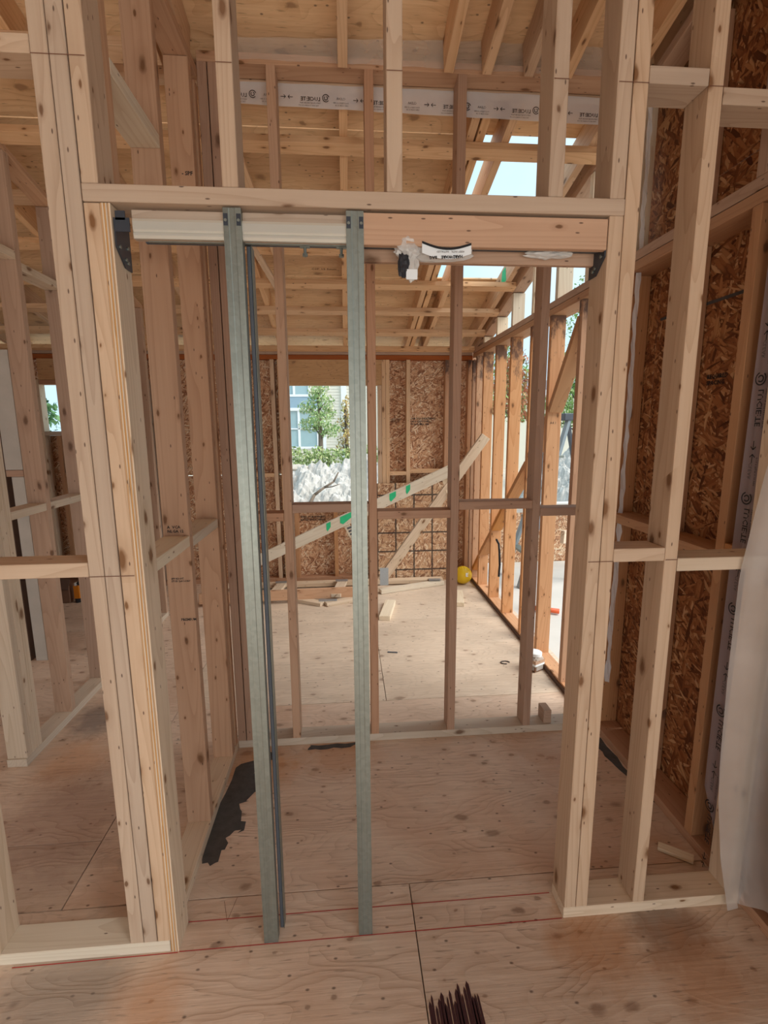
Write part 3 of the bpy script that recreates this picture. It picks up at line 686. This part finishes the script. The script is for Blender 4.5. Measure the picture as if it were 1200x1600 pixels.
# ------------------------------------------------------------------ pocket door frame
pd = thing('pocket_door_frame', 'galvanised pocket door frame kit hung under the header plate', 'door frame', (0, 1.31, 0))
box(pd, 'header_board', -.49, .06, 1.300, 1.319, 1.992, 2.056, 'front')
box(pd, 'header_board', .045, .664, 1.283, 1.301, 1.984, 2.056, 'pink')
box(pd, 'header_board', .045, .664, 1.345, 1.363, 1.965, 2.056, 'pink')
# white aluminium cover with rounded lower lip (extruded profile)
prof = [(1.288, 2.032), (1.286, 2.026), (1.286, 2.008), (1.289, 2.004), (1.287, 2.001), (1.287, 1.996), (1.291, 1.990), (1.299, 1.990), (1.299, 2.034)]
def extrude_x(parent, name, prof, x0, x1, mat, label=None):
    n = len(prof); vs = [(x0, *p) for p in prof]+[(x1, *p) for p in prof]
    fs = [(i, (i+1) % n, n+(i+1) % n, n+i) for i in range(n)]+[tuple(range(n))[::-1], tuple(range(n, 2*n))]
    return mesh(parent, name, vs, fs, mat, label)
extrude_x(pd, 'track_cover', prof, -.484, .045, 'alu', 'white aluminium track cover')
extrude_x(pd, 'track_rail', [(1.322, 2.004), (1.322, 1.991), (1.333, 1.991), (1.333, 1.994), (1.326, 1.994), (1.326, 2.0), (1.342, 2.0), (1.342, 2.004)], -.47, .66, 'steel')
extrude_x(pd, 'track_rail', [(1.312, 2.006), (1.312, 1.990), (1.32, 1.990), (1.32, 2.006)], -.46, .66, 'metal')
def bracket(x0, sgn, lab):
    zt, zb = 2.036, 1.935; bm = bmesh.new()
    out = [(1.288, zt-.006), (1.288, zb+.035), (1.33, zb), (1.368, zb), (1.368, zt-.006)]
    v1 = [bm.verts.new((x0, *p)) for p in out]; v2 = [bm.verts.new((x0+sgn*.003, *p)) for p in out]
    bm.faces.new(v1); bm.faces.new(v2[::-1]); n = len(out)
    for i in range(n): bm.faces.new((v1[i], v1[(i+1) % n], v2[(i+1) % n], v2[i]))
    addbox(bm, (x0+sgn*.018, 1.289, zt-.018), (.036, .003, .03)); addbox(bm, (x0+sgn*.016, 1.289, zt+.002), (.022, .003, .02))
    o = bmobj(pd, 'end_bracket', bm, 'blacksteel', lab)
    for (y, z) in ((1.305, 1.975), (1.335, 1.955), (1.35, 1.985), (1.345, 1.95)):
        b2 = bmesh.new(); addcyl(b2, (x0+sgn*.003, y, z), (x0+sgn*.006, y, z), .0045, seg=8); bmobj(o, 'screw', b2, 'metal')
bracket(-.527, 1, 'black steel end bracket'); bracket(.665, -1, 'black steel end bracket')
def splitstud(x0, x1, deep, lab):
    """steel covered split stud: front face with two stiffening creases and returned flanges"""
    y = 1.281; w = x1-x0
    pr = [(x0, y+deep), (x0, y), (x0+w*.30, y), (x0+w*.36, y+.0007), (x0+w*.62, y+.0007), (x0+w*.68, y), (x1, y), (x1, y+deep)]
    inner = [(x1-.0012, y+deep), (x1-.0012, y+.003), (x0+.0012, y+.003), (x0+.0012, y+deep)]
    allp = pr+inner; n = len(allp); z0, z1 = 0.0, 2.058
    # lying along local X for the brushed texture
    vs = [(z0, px-x0, py-y) for px, py in allp]+[(z1, px-x0, py-y) for px, py in allp]
    fs = [(i, (i+1) % n, n+(i+1) % n, n+i) for i in range(n)]+[tuple(range(n))[::-1], tuple(range(n, 2*n))]
    mw = Matrix(((0, 1, 0, x0), (0, 0, 1, y), (1, 0, 0, 0), (0, 0, 0, 1)))
    me = bpy.data.meshes.new('split_stud'); me.from_pydata(vs, [], fs); me.update()
    bm = bmesh.new(); bm.from_mesh(me); bmesh.ops.recalc_face_normals(bm, faces=bm.faces); bm.to_mesh(me); bm.free()
    o = link('split_stud', me, M['metal'], pd, mw, lab)
    for sx in (x0+.006, x1-.006):
        bm = bmesh.new(); addbox(bm, (sx, y-.0006, 2.032), (.010, .0016, .026)); 
        s2 = bmobj(o, 'slot', bm, 'blacksteel')
        bm = bmesh.new(); addcyl(bm, (sx, y-.004, 2.030), (sx, y, 2.030), .0035, seg=8); bmobj(o, 'screw', bm, 'metal')
splitstud(-.2755, -.2335, .030, 'left galvanised steel split stud'); splitstud(.0125, .0545, .030, 'right galvanised steel split stud')
box(pd, 'stud_flange', -.2325, -.222, 1.325, 1.355, 0, 1.99, 'steel', 'dark steel back half of the left stud'); box(pd, 'stud_lip', -.221, -.2195, 1.322, 1.358, 0, 1.99, 'metal')
for x in (-.09, .0):
    bm = bmesh.new(); addcyl(bm, (x, 1.327, 1.997), (x, 1.327, 1.972), .004, .0035, 8); addcyl(bm, (x, 1.327, 1.975), (x, 1.327, 1.969), .007, .007, 6)
    addbox(bm, (x, 1.327, 1.992), (.024, .012, .006)); bmobj(pd, 'roller_hanger', bm, 'metal')

# crumpled hardware bag hung over the track
bg_ = thing('plastic_bag', 'crumpled clear hardware bag hung over the door track', 'bag', (.23, 1.32, 1.98))
def crumple(parent, name, c, s, mat, seed, sub=3, amp=.35, label=None):
    bm = bmesh.new(); bmesh.ops.create_icosphere(bm, subdivisions=sub, radius=1); rr = random.Random(seed)
    for v in bm.verts:
        k = 1+amp*(rr.random()-.5); v.co = Vector((v.co.x*s[0]*k+c[0], v.co.y*s[1]*k+c[1], v.co.z*s[2]*k+c[2]))
    return bmobj(parent, name, bm, mat, label)
crumple(bg_, 'bag_body', (.165, 1.30, 1.985), (.032, .02, .028), 'film_bag', 4)
crumple(bg_, 'bag_body', (.235, 1.31, 1.978), (.095, .018, .022), 'film_bag', 5, amp=.25)
crumple(bg_, 'bag_tail', (.17, 1.30, 1.945), (.020, .012, .038), 'film_bag', 6)
crumple(bg_, 'screw_packet', (.152, 1.292, 1.942), (.014, .008, .030), 'black', 7, amp=.5, label='dark packet of screws in the tail of the bag')
box(bg_, 'paper_tag', .158, .186, 1.286, 1.288, 1.908, 1.932, 'whiteplastic')
lv, lf = [], []
for i in range(13):
    t = i/12; x = .196+.122*t; z = 1.980-.013*math.sin(t*3.14)
    lv += [(x, 1.281, z+.014-.002*t), (x, 1.279, z-.013)]
for i in range(12): lf.append((2*i, 2*i+1, 2*i+3, 2*i+2))
lab = mesh(bg_, 'printed_label', lv, lf, 'whiteplastic', 'white label with upside-down black lettering')
lv2 = []
for i in range(13):
    t = i/12; x = .196+.122*t; z = 1.980-.013*math.sin(t*3.14)
    lv2 += [(x, 1.2805, z+.015-.002*t), (x, 1.2795, z+.009-.002*t)]
mesh(lab, 'label_border', lv2, lf, 'ink')
text(lab, 'lettering', 'HARDWARE    BAG', .0095, (.296, 1.2775, 1.9635), (-1, 0, -.05), (.05, 0, -1), 'ink', bold=.0004)
text(lab, 'lettering', 'KEEP UNTIL   INSTALLED', .0062, (.300, 1.2775, 1.9735), (-1, 0, -.02), (.02, 0, -1), 'ink')
crumple(bg_, 'bag_body', (.53, 1.325, 1.985), (.06, .015, .012), 'film_bag', 9)

# ------------------------------------------------------------------ things on the floor of the far room
def offcut(label, p0, p1, w, h, z=0.0, mat='white'):
    a = Vector((*p0, z+h/2)); b = Vector((*p1, z+h/2)); o = beam(None, 'lumber_offcut', a, b, w, h, mat)
    return tag(o, label, 'wood offcut', 'lumber offcuts on the floor')
offcut('short white board offcut lying on the far floor, left of the two', (.29, 3.78), (.375, 4.16), D, S)
offcut('short board offcut on the far floor near the yellow ball', (.965, 4.03), (1.03, 4.36), .08, S)
tag(box(None, 'lumber_offcut', .99, 1.03, 2.245, 2.32, .039, .11, 'pink'), 'little block standing on the dividing wall bottom plate', 'wood offcut', 'lumber offcuts on the floor')
tag(beam(None, 'wood_splinter', (1.13, 1.51, .008), (1.22, 1.44, .01), .035, .014, 'white'), 'broken wood splinter on the floor by the right wall', 'wood scrap')
# flat lying truss
tf = thing('floor_truss', 'roof truss lying flat on the floor below the far window', 'roof truss', (-.1, 4.45, 0))
beam(tf, 'chord', (-1.3, 4.235, .075), (.05, 4.30, .075), S, D, 'pink'); beam(tf, 'chord', (-1.3, 4.70, .03), (.95, 4.72, .03), D, S, 'pale')
beam(tf, 'chord', (.30, 4.44, .022), (.94, 4.66, .022), .07, S, 'white')
for x in (-.66, -.08, -1.2): beam(tf, 'web', (x-.03, 4.26, .055), (x+.03, 4.68, .055), D, .03, 'pale')
for x, y in ((-.64, 4.66), (-.06, 4.66), (.86, 4.66)): box(tf, 'gusset_plate', x-.06, x+.06, y-.03, y+.03, .071 if x < .5 else .05, .073 if x < .5 else .052, 'gusset', bev=0)
tp = thing('pointed_frame_end', 'pointed end of a wooden frame poking out from under the flat truss', 'roof truss', (-.2, 4.2, 0))
beam(tp, 'chord', (-.52, 4.34, .016), (-.225, 4.17, .016), .075, .03, 'pale'); beam(tp, 'chord', (-.20, 4.165, .016), (.20, 4.32, .016), .075, .03, 'pale')
box(tp, 'gusset_plate', -.26, -.10, 4.19, 4.24, .032, .034, 'gusset', bev=0)
# leaning truss frame
lt = thing('leaning_truss', 'pale truss with green paint leaning up across the far room', 'roof truss', (.2, 4.42, 0))
beam(lt, 'chord', (-1.05, 4.42, .25), (.97, 4.42, 1.165), .036, .10, 'white', up=(0, 0, 1))
beam(lt, 'chord', (.315, 4.468, .12), (1.27, 4.43, 1.46), .05, .085, 'pale', up=(0, 0, 1))
beam(lt, 'web', (.0, 4.46, .66), (.10, 4.46, .46), .03, .055, 'white', up=(1, 0, .5)); beam(lt, 'web', (.90, 4.46, 1.09), (.98, 4.40, .85), .03, .055, 'white', up=(1, 0, .5))
box(lt, 'gusset_plate', .30, .38, 4.437, 4.439, .08, .25, 'gusset', bev=0)
k_ = .915/2.02
for x, w in ((-.165, .04), (-.005, .11), (.42, .06), (.56, .04)):
    z = .25+(x+1.05)*k_
    mesh(lt, 'paint_mark', [(x-w/2, 4.4005, z-.005-w*k_/2), (x-w/4, 4.4005, z-.03-w*k_/4), (x+w/2, 4.4005, z+.0+w*k_/2), (x+w/2, 4.4005, z+.048+w*k_/2), (x-w/2, 4.4005, z+.048-w*k_/2)], [(0, 1, 2, 3, 4)], 'green')
for i in range(4): mesh(lt, 'barcode_sticker', [(.0+.013*i, 4.443, .64-.028*i), (.04+.013*i, 4.443, .655-.028*i), (.045+.013*i, 4.443, .637-.028*i), (.006+.013*i, 4.443, .622-.028*i)], [(0, 1, 2, 3)], 'ink_grey')
# osb sheet leaning on the far wall
o = link('strand_board', boxmesh(.745, 1.0, .011, .001), M['osb_grid'], None, Matrix.Translation((.675, 4.83, .498)) @ Euler((math.radians(87), 0, 0)).to_matrix().to_4x4())
tag(o, 'oriented strand board sheet with black grid lines leaning in the far corner', 'board')
# ribbed yellow ball
bm = bmesh.new(); bmesh.ops.create_uvsphere(bm, u_segments=48, v_segments=40, radius=.088)
for v in bm.verts:
    v.co *= 1+.018*math.sin(math.asin(max(-1, min(1, v.co.x/.09)))*26)
yb = bmobj(None, 'yellow_ball', bm, 'yellow', smooth=True, mw=Matrix.Translation((1.145, 4.66, .089))); tag(yb, 'round ribbed yellow ball on the floor in the far right corner', 'ball')
text(yb, 'lettering', 'E', .05, (1.15, 4.567, .10), (1, 0, 0), (0, 0, 1), 'whiteplastic', bold=.002)
# jar of fasteners with a white lid
jx, jy = 1.19, 2.88
jr = thing('screw_jar', 'clear square jar of screws with white lid beside the open wall', 'jar', (jx, jy, 0))
k = N('clear_plastic', .15); k.col((.72, .70, .66)); k.b.inputs['Alpha'].default_value = .45; M['clearplastic'] = k.m
bm = bmesh.new(); r = bmesh.ops.create_cube(bm, size=1); bmesh.ops.scale(bm, vec=(.085, .085, .10), verts=bm.verts); bmesh.ops.translate(bm, vec=(0, 0, .052), verts=bm.verts)
bmesh.ops.bevel(bm, geom=list(bm.edges), offset=.012, segments=3, affect='EDGES')
rot = Matrix.Translation((jx, jy, 0)) @ Euler((0, 0, .5)).to_matrix().to_4x4()
bmobj(jr, 'jar_body', bm, 'clearplastic', mw=rot)
bm = bmesh.new(); addbox(bm, (0, 0, .024), (.076, .076, .04)); bmobj(jr, 'screws', bm, 'card', mw=rot)
bm = bmesh.new(); addbox(bm, (0, 0, .064), (.0862, .0862, .03)); bmobj(jr, 'label_band', bm, 'pink', 'orange and white printed label', mw=rot)
bm = bmesh.new(); addbox(bm, (0, 0, .05), (.0864, .0864, .014)); bmobj(jr, 'label_band', bm, 'whiteplastic', mw=rot)
bm = bmesh.new(); addcyl(bm, (0, 0, .102), (0, 0, .120), .043, .043, 28); addcyl(bm, (0, 0, .12), (0, 0, .123), .043, .038, 28); bmobj(jr, 'lid', bm, 'whiteplastic', 'white screw lid', mw=rot)
tube(tag(structure_ := thing('cable_offcut', 'small dark curl of cable on the floor left of the jar', 'cable', (1.05, 2.98, 0)), 'small dark curl of cable on the floor left of the jar', 'cable'), 'strand', [(1.03+.03*math.cos(a*.7), 2.98+.02*math.sin(a*.7), .004) for a in range(8)], .003, 'black')
tag(link('metal_shim', boxmesh(.05, .012, .004, .0005), M['steel'], None, Matrix.Translation((1.02, 2.62, .003)) @ Euler((0, 0, .6)).to_matrix().to_4x4()), 'small dark metal strip on the floor behind the dividing wall', 'scrap')
tag(link('metal_shim', boxmesh(.07, .014, .004, .0005), M['leaf_dark'] if False else M['steel'], None, Matrix.Translation((.30, 3.20, .003)) @ Euler((0, 0, -.2)).to_matrix().to_4x4()), 'small dark strip lying in the middle of the far floor', 'scrap')

# ------------------------------------------------------------------ things in the left room
cb = thing('cardboard_box', 'open cardboard box with dark printed side in the left room', 'box', (-2.75, 4.5, 0))
box(cb, 'box_body', -2.95, -2.50, 4.45, 4.80, 0, .16, 'card', bev=.004)
for i, z in enumerate((.10, .085, .07)): box(cb, 'printed_stripe', -2.78, -2.62, 4.447, 4.4495, z-.006, z+.004, 'toolred' if i == 2 else 'ink', bev=0)
beam(cb, 'flap', (-2.93, 4.42, .21), (-2.50, 4.46, .17), .10, .004, 'carddark', up=(0, -1, .6))
bx = thing('dark_crate', 'large dark brown box on the left room floor under the far wall', 'box', (-2.1, 4.7, 0))
box(bx, 'crate_body', -2.46, -1.80, 4.60, 4.87, 0, .30, 'carddark', bev=.004); box(bx, 'crate_lid', -2.47, -1.79, 4.59, 4.88, .30, .315, 'card', bev=.003)
tl = thing('spray_can', 'orange tool with black ends standing before the dark box', 'tool', (-2.44, 4.47, 0))
bm = bmesh.new(); addbox(bm, (-2.44, 4.47, .10), (.045, .035, .12)); bmobj(tl, 'tool_body', bm, 'toolorange')
bm = bmesh.new(); addcyl(bm, (-2.44, 4.47, .0), (-2.44, 4.47, .04), .022, .026, 12); bmobj(tl, 'tool_base', bm, 'black')
bm = bmesh.new(); addcyl(bm, (-2.425, 4.47, .17), (-2.40, 4.47, .20), .018, .016, 12); bmobj(tl, 'tool_cap', bm, 'black')
bm = bmesh.new(); addcyl(bm, (-2.44, 4.47, .16), (-2.45, 4.47, .185), .02, .012, 10); bmobj(tl, 'tool_nozzle', bm, 'whiteplastic')
bp = thing('blue_packet', 'blue printed packet lying on a wall block in the left room', 'packet', (-2.55, 4.93, 1.141))
bm = bmesh.new(); addbox(bm, (-2.55, 4.93, 1.166), (.13, .06, .05)); bmesh.ops.bevel(bm, geom=list(bm.edges), offset=.008, segments=2, affect='EDGES'); bmobj(bp, 'packet_body', bm, 'blue')
bm = bmesh.new(); addbox(bm, (-2.505, 4.899, 1.166), (.012, .003, .04)); bmobj(bp, 'packet_stripe', bm, 'whiteplastic')
# old whitish boards at the left edge
lb = structure('wall_left_end')
box(lb, 'board', -2.15, -2.045, 3.30, 3.34, 1.295, 2.03, 'concrete2'); box(lb, 'board', -2.12, -2.045, 3.30, 3.34, .0, 1.25, 'concrete2'); box(lb, 'block', -2.15, -2.045, 3.30, 3.39, 1.252, 1.293, 'brown')
box(lb, 'stud', -2.043, -2.006, 3.30, 3.389, 0, 2.03, 'orange'); box(lb, 'stud', -2.19, -2.152, 3.30, 3.389, 0, 2.03, 'carddark'); box(lb, 'board', -3.2, -2.192, 3.30, 3.31, 0, 2.03, 'carddark')

# ------------------------------------------------------------------ outside
gr = structure('ground')
box(gr, 'soil', -30, 1.41, 5.02, 40, -1.2, -.9, 'earth', bev=0); box(gr, 'concrete_slab', 1.42, 4.4, .5, 5.45, -.22, -.03, 'concrete', bev=0)
box(gr, 'soil', 1.41, 30, 5.46, 40, -1.2, -.5, 'earth', bev=0); box(gr, 'soil', 4.41, 30, -6, 5.45, -1.2, -.6, 'earth', bev=0); box(gr, 'soil', -30, 30, -16, -3.36, -1.2, -.6, 'earth', bev=0)
box(gr, 'soil', -30, -4.61, -3.35, 5.0, -1.2, -.6, 'earth', bev=0)
# rubble mound seen in the window
def mound(name, label, cx, cy_, wx, wy, h, base, mat, seed, nx=230, ny=120):
    from mathutils import noise
    vs, fs = [], []
    for i in range(nx+1):
        for j in range(ny+1):
            u, v = i/nx*2-1, j/ny*2-1; r = max(0, 1-(abs(u)**3+v*v))
            x = cx+u*wx; y = cy_+v*wy; p = Vector((x*1.1, y*1.1, seed))
            z = base+h*r**.6*(1+.22*noise.noise(p)) + .22*noise.noise(p*3.1)*min(1, r*4) + .09*noise.noise(p*8)*min(1, r*4) - .10*abs(noise.noise(p*9)) + .06*noise.noise(p*19) + .035*noise.noise(p*41)
            vs.append((x, y, z))
    for i in range(nx):
        for j in range(ny): a = i*(ny+1)+j; fs.append((a, a+ny+1, a+ny+2, a+1))
    o = mesh(None, name, vs, fs, mat, smooth=True); o.data.polygons.foreach_set('use_smooth', [False]*len(o.data.polygons)); tag(o, label, 'rubble mound'); return o
mound('rubble_mound', 'pale rubble and soil mound outside the far window', -.8, 9.4, 4.0, 2.2, 1.66, -1.0, 'rubble', 3.3)
mound('rubble_mound', 'white spoil heap beyond the open right wall', 7.9, 10.4, 4.3, 2.2, 2.1, -.7, 'rubble', 8.8)
rb = thing('broken_branch', 'dark broken branch lying on the rubble mound', 'branch', (-.4, 8.0, .5))
tube(rb, 'stem', [(-.62, 7.55, .28), (-.50, 7.75, .50), (-.35, 7.85, .60), (-.2, 7.95, .68), (-.12, 8.1, .82)], [.03, .026, .02, .016, .01], 'bark')
tube(rb, 'twig', [(-.35, 7.85, .60), (-.22, 7.8, .62), (-.1, 7.8, .66)], [.012, .009, .005], 'bark')
rb2 = tag(crumple(None, 'boulder', (-.87, 9.1, .78), (.20, .15, .10), 'earth', 22, amp=.3), 'brown boulder on the left shoulder of the rubble mound', 'rock')
def foliage(parent, name, blobs, n, size, mat, seed):
    rr = random.Random(seed); vs, fs = [], []
    tot = sum(b[3]*b[4]*b[5] for b in blobs)
    for (cx, cy_, cz, rx, ry_, rz_) in blobs:
        for _ in range(int(n*rx*ry_*rz_/tot)):
            while True:
                d = Vector((rr.uniform(-1, 1), rr.uniform(-1, 1), rr.uniform(-1, 1)))
                if d.length < 1: break
            d = d*(.55+.45*rr.random())/max(.6, d.length)*.9 if rr.random() < .5 else d
            c = Vector((cx+d.x*rx, cy_+d.y*ry_, cz+d.z*rz_))
            e = Euler((rr.uniform(0, 6.3), rr.uniform(0, 6.3), rr.uniform(0, 6.3))).to_matrix(); s_ = size*rr.uniform(.6, 1.3)
            b = len(vs)
            vs += [c+e@Vector((-s_, 0, 0)), c+e@Vector((0, -s_*.45, 0)), c+e@Vector((s_, 0, 0)), c+e@Vector((0, s_*.45, s_*.2))]
            fs.append((b, b+1, b+2, b+3))
    o = mesh(parent, name, vs, fs, mat); o['kind'] = 'stuff'; return o
def tree(name, label, x, y, z0, zc, rad, hh, n, mat, seed, leaf=.05, spread=1.0):
    t = thing(name, label, 'tree', (x, y, z0)); rr = random.Random(seed)
    tube(t, 'trunk', [(x, y, z0), (x+.03, y, zc-hh*.75), (x, y, zc), (x+.02, y, zc+hh*.7)], [.07, .055, .035, .012], 'bark')
    bl = []
    for i in range(9):
        a = i*2.4; rz_ = -.75+1.6*i/8; rr2 = rad*.6*(.35+.65*max(0, 1-abs(rz_+.35)))
        px, py, pz = x+math.cos(a)*rr2, y+math.sin(a)*rr2*.8, zc+rz_*hh
        tube(t, 'branch', [(x, y, pz-.35*hh), ((x+px)/2, (y+py)/2, pz-.12*hh), (px, py, pz)], [.025, .018, .006], 'bark', seg=6)
        bl.append((px, py, pz, rad*.46*(1.0-.4*rz_), rad*.46, hh*.30))
    foliage(t, 'foliage', bl, n, leaf, mat, seed); return t
tree('young_tree', 'young green tree in front of the house seen through the window', -.66, 13.0, -.2, 2.0, .60, .70, 2100, 'leaf_young', 5, .04)
tree('young_tree', 'thin autumn tree right of the green one outside the window', .02, 13.6, -.2, 1.55, .30, .8, 500, 'leaf_autumn', 6, .045)
tree('garden_tree', 'tree with loose green foliage outside the left high window', -6.6, 10.5, -.9, 2.0, 1.0, 1.3, 2400, 'leaf_dark', 9, .07)
tree('garden_tree', 'tall thin tree beyond the open right wall, nearest the rafters', 6.9, 14.0, -.5, 4.3, 1.2, 1.6, 1400, 'leaf', 11, .05)
tree('garden_tree', 'red leaved tree beyond the open right wall', 4.6, 13.6, -.5, 2.6, .9, .9, 1800, 'leaf_red', 12, .06)
tree('garden_tree', 'wide green tree low beyond the open right wall', 7.8, 16.5, -.5, 2.3, 1.6, 1.0, 2600, 'leaf', 13, .07)
tree('garden_tree', 'green tree behind the stepladder', 5.9, 19.0, -.5, 3.2, 1.5, 1.5, 2600, 'leaf', 14, .07)
hd = thing('hedge', 'loose light green hedge along the top of the rubble mound', 'hedge', (-1, 12.2, -.4))
foliage(hd, 'foliage', [(-2.9+.55*i, 12.2+.1*math.sin(i), .72, .45, .35, .40) for i in range(9)], 5200, .05, 'leaf_hedge', 21)
tube(hd, 'stem', [(-1.2, 12.2, -.6), (-1.15, 12.2, .6)], [.03, .01], 'bark')
# house across the way
hs = thing('house', 'pale two storey house with white framed windows across the way', 'house', (-3, 22, -1.2))
HX0, HX1, HY = -8.0, 4.6, 22.0
wins = [(-2.75, -1.22, .72, 2.25, 'lower'), (-2.75, -1.55, 2.95, 4.6, 'upper'), (-5.6, -4.2, .72, 2.25, 'l'), (-5.6, -4.2, 2.95, 4.6, 'u'), (1.6, 2.6, 2.95, 4.6, 'u')]
bm = bmesh.new()
z = -1.2
while z < 5.6:
    # each lap board is broken around the windows
    spans = [(HX0, HX1)]
    for (a, b, c0, c1, _) in wins:
        if z+.11 > c0 and z < c1:
            ns = []
            for s0, s1 in spans:
                if a > s0: ns.append((s0, min(a, s1)))
                if b < s1: ns.append((max(b, s0), s1))
            spans = [q for q in ns if q[1] > q[0]]
    for s0, s1 in spans:
        v = [bm.verts.new(p) for p in ((s0, HY-.022, z), (s1, HY-.022, z), (s1, HY-.004, z+.125), (s0, HY-.004, z+.125), (s0, HY, z), (s1, HY, z))]
        bm.faces.new(v[:4]); bm.faces.new((v[4], v[5], v[1], v[0]))
    z += .125
so = bmobj(hs, 'siding', bm, 'siding'); so['kind'] = 'stuff'
box(hs, 'wall_core', HX0, HX1, HY+.03, HY+6, -1.2, 5.6, 'siding', bev=0)
box(hs, 'blue_band', -3.4, -.95, HY-.07, HY-.03, 2.38, 2.85, 'bluegrey', 'blue grey panel between the two window rows'); box(hs, 'trim_board', -3.4, -.95, HY-.09, HY-.03, 2.26, 2.38, 'trimwhite'); box(hs, 'trim_board', -3.4, -.95, HY-.09, HY-.03, 2.85, 2.93, 'trimwhite')
box(hs, 'corner_board', -.14, .10, HY-.10, HY-.02, -1.2, 5.6, 'trimwhite'); box(hs, 'corner_board', -.95, -.82, HY-.08, HY-.02, -1.2, 5.6, 'trimwhite')
for (a, b, c0, c1, _) in wins:
    f_ = box(hs, 'window', a-.1, b+.1, HY-.05, HY-.01, c0-.1, c0, 'trimwhite')
    for (p, q, r_, s_) in ((a-.1, a, c0, c1), (b, b+.1, c0, c1), (a-.1, b+.1, c1, c1+.1), ((a+b)/2-.05, (a+b)/2+.05, c0, c1), (a, b, (c0+c1)/2-.025, (c0+c1)/2+.025)):
        box(f_, 'window_frame', p, q, HY-.05, HY+.0, r_, s_, 'trimwhite')
    box(f_, 'pane', a, b, HY+.005, HY+.015, c0, c1, 'glass', bev=0)
mesh(hs, 'roof', [(HX0-.4, HY-.5, 5.5), (HX1+.4, HY-.5, 5.5), (HX1+.4, HY+3, 7.6), (HX0-.4, HY+3, 7.6), (HX0-.4, HY+6.5, 5.5), (HX1+.4, HY+6.5, 5.5)], [(0, 1, 2, 3), (3, 2, 5, 4)], 'roofing')
box(hs, 'garage_wall', .15, 4.6, HY-.35, HY-.03, -1.2, 2.35, 'card' if False else 'siding', bev=0)
h2 = thing('neighbour_house', 'pale house beyond the trees on the right', 'house', (12, 24, -1))
box(h2, 'wall_core', 6, 18, 24, 30, -1.2, 3.0, 'siding', bev=0); box(h2, 'eave_board', 5.6, 18.4, 23.6, 24, 3.0, 3.25, 'trimwhite')
mesh(h2, 'roof', [(5.6, 23.6, 3.25), (18.4, 23.6, 3.25), (18.4, 27, 4.0), (5.6, 27, 4.0)], [(0, 1, 2, 3)], 'roofing')
# low sheathed wall beyond the slab, block on top, and clutter
lw = thing('low_site_wall', 'low strand board wall beyond the concrete slab', 'wall', (3, 5.5, -.2))
sheet(lw, 'osb_sheet', 1.45, 3.2, 5.47, 5.482, -.03, .56, 'osb_far'); sheet(lw, 'osb_sheet', 3.203, 4.4, 5.47, 5.482, -.03, .56, 'osb_far')
box(lw, 'plate', 1.45, 4.4, 5.483, 5.57, .52, .56, 'pale'); box(lw, 'coping', 1.45, 4.4, 5.47, 5.62, .562, .66, 'concrete')
sb = thing('site_boards', 'white board and timber leaning outside between the last studs', 'boards', (2.2, 4.6, 0))
beam(sb, 'board', (2.05, 4.45, .50), (2.75, 4.95, .42), .04, .12, 'pale', up=(0, 0, 1)); beam(sb, 'panel', (2.35, 4.75, .0), (2.22, 4.62, .45), .012, .12, 'whiteplastic', up=(1, 0, 0))
ld = thing('stepladder', 'grey fibreglass stepladder standing outside the open wall', 'ladder', (2.1, 4.8, -.03))
tx, ty, tz = 2.27, 4.95, 1.60
for s_ in (-1, 1): beam(ld, 'rail', (1.69, 4.78+.22*s_, -.03), (tx-.06, ty+.14*s_, tz), .03, .075, 'ladder', up=(0, 1, 0)); beam(ld, 'rail', (2.75, 4.98+.22*s_, -.03), (tx+.06, ty+.14*s_, tz), .03, .06, 'steel', up=(0, 1, 0))
box(ld, 'top_cap', tx-.12, tx+.12, ty-.19, ty+.19, tz, tz+.07, 'steel', bev=.006)
for i in range(1, 5):
    t = i/5; cxx = 1.69+(tx-.06-1.69)*t; beam(ld, 'step', (cxx, 4.78+(ty-4.78)*t-.2, -.03+tz*t), (cxx, 4.78+(ty-4.78)*t+.2, -.03+tz*t), .08, .025, 'metal')
beam(ld, 'label_plate', (tx+.12, ty-.16, 1.20), (tx+.12, ty-.16, 1.32), .05, .004, 'whiteplastic', up=(0, 1, 0))
pp = thing('black_pipe', 'black pipe with orange foot standing outside the studs', 'pipe', (1.68, 3.9, -.03))
tube(pp, 'pipe', [(1.64, 3.93, .02), (1.70, 4.0, .50)], .028, 'black', seg=14); tube(pp, 'foot', [(1.58, 3.95, .0), (1.78, 3.84, .0)], .022, 'toolred', 'orange foot', seg=10)
hk = thing('bent_strap', 'bent black strap hanging on the stud near the far corner', 'strap', (1.3, 4.0, .4))
tube(hk, 'strand', [(1.24, 3.92, .62), (1.25, 3.88, .59), (1.248, 3.85, .52), (1.25, 3.84, .42), (1.249, 3.85, .32)], .009, 'black')
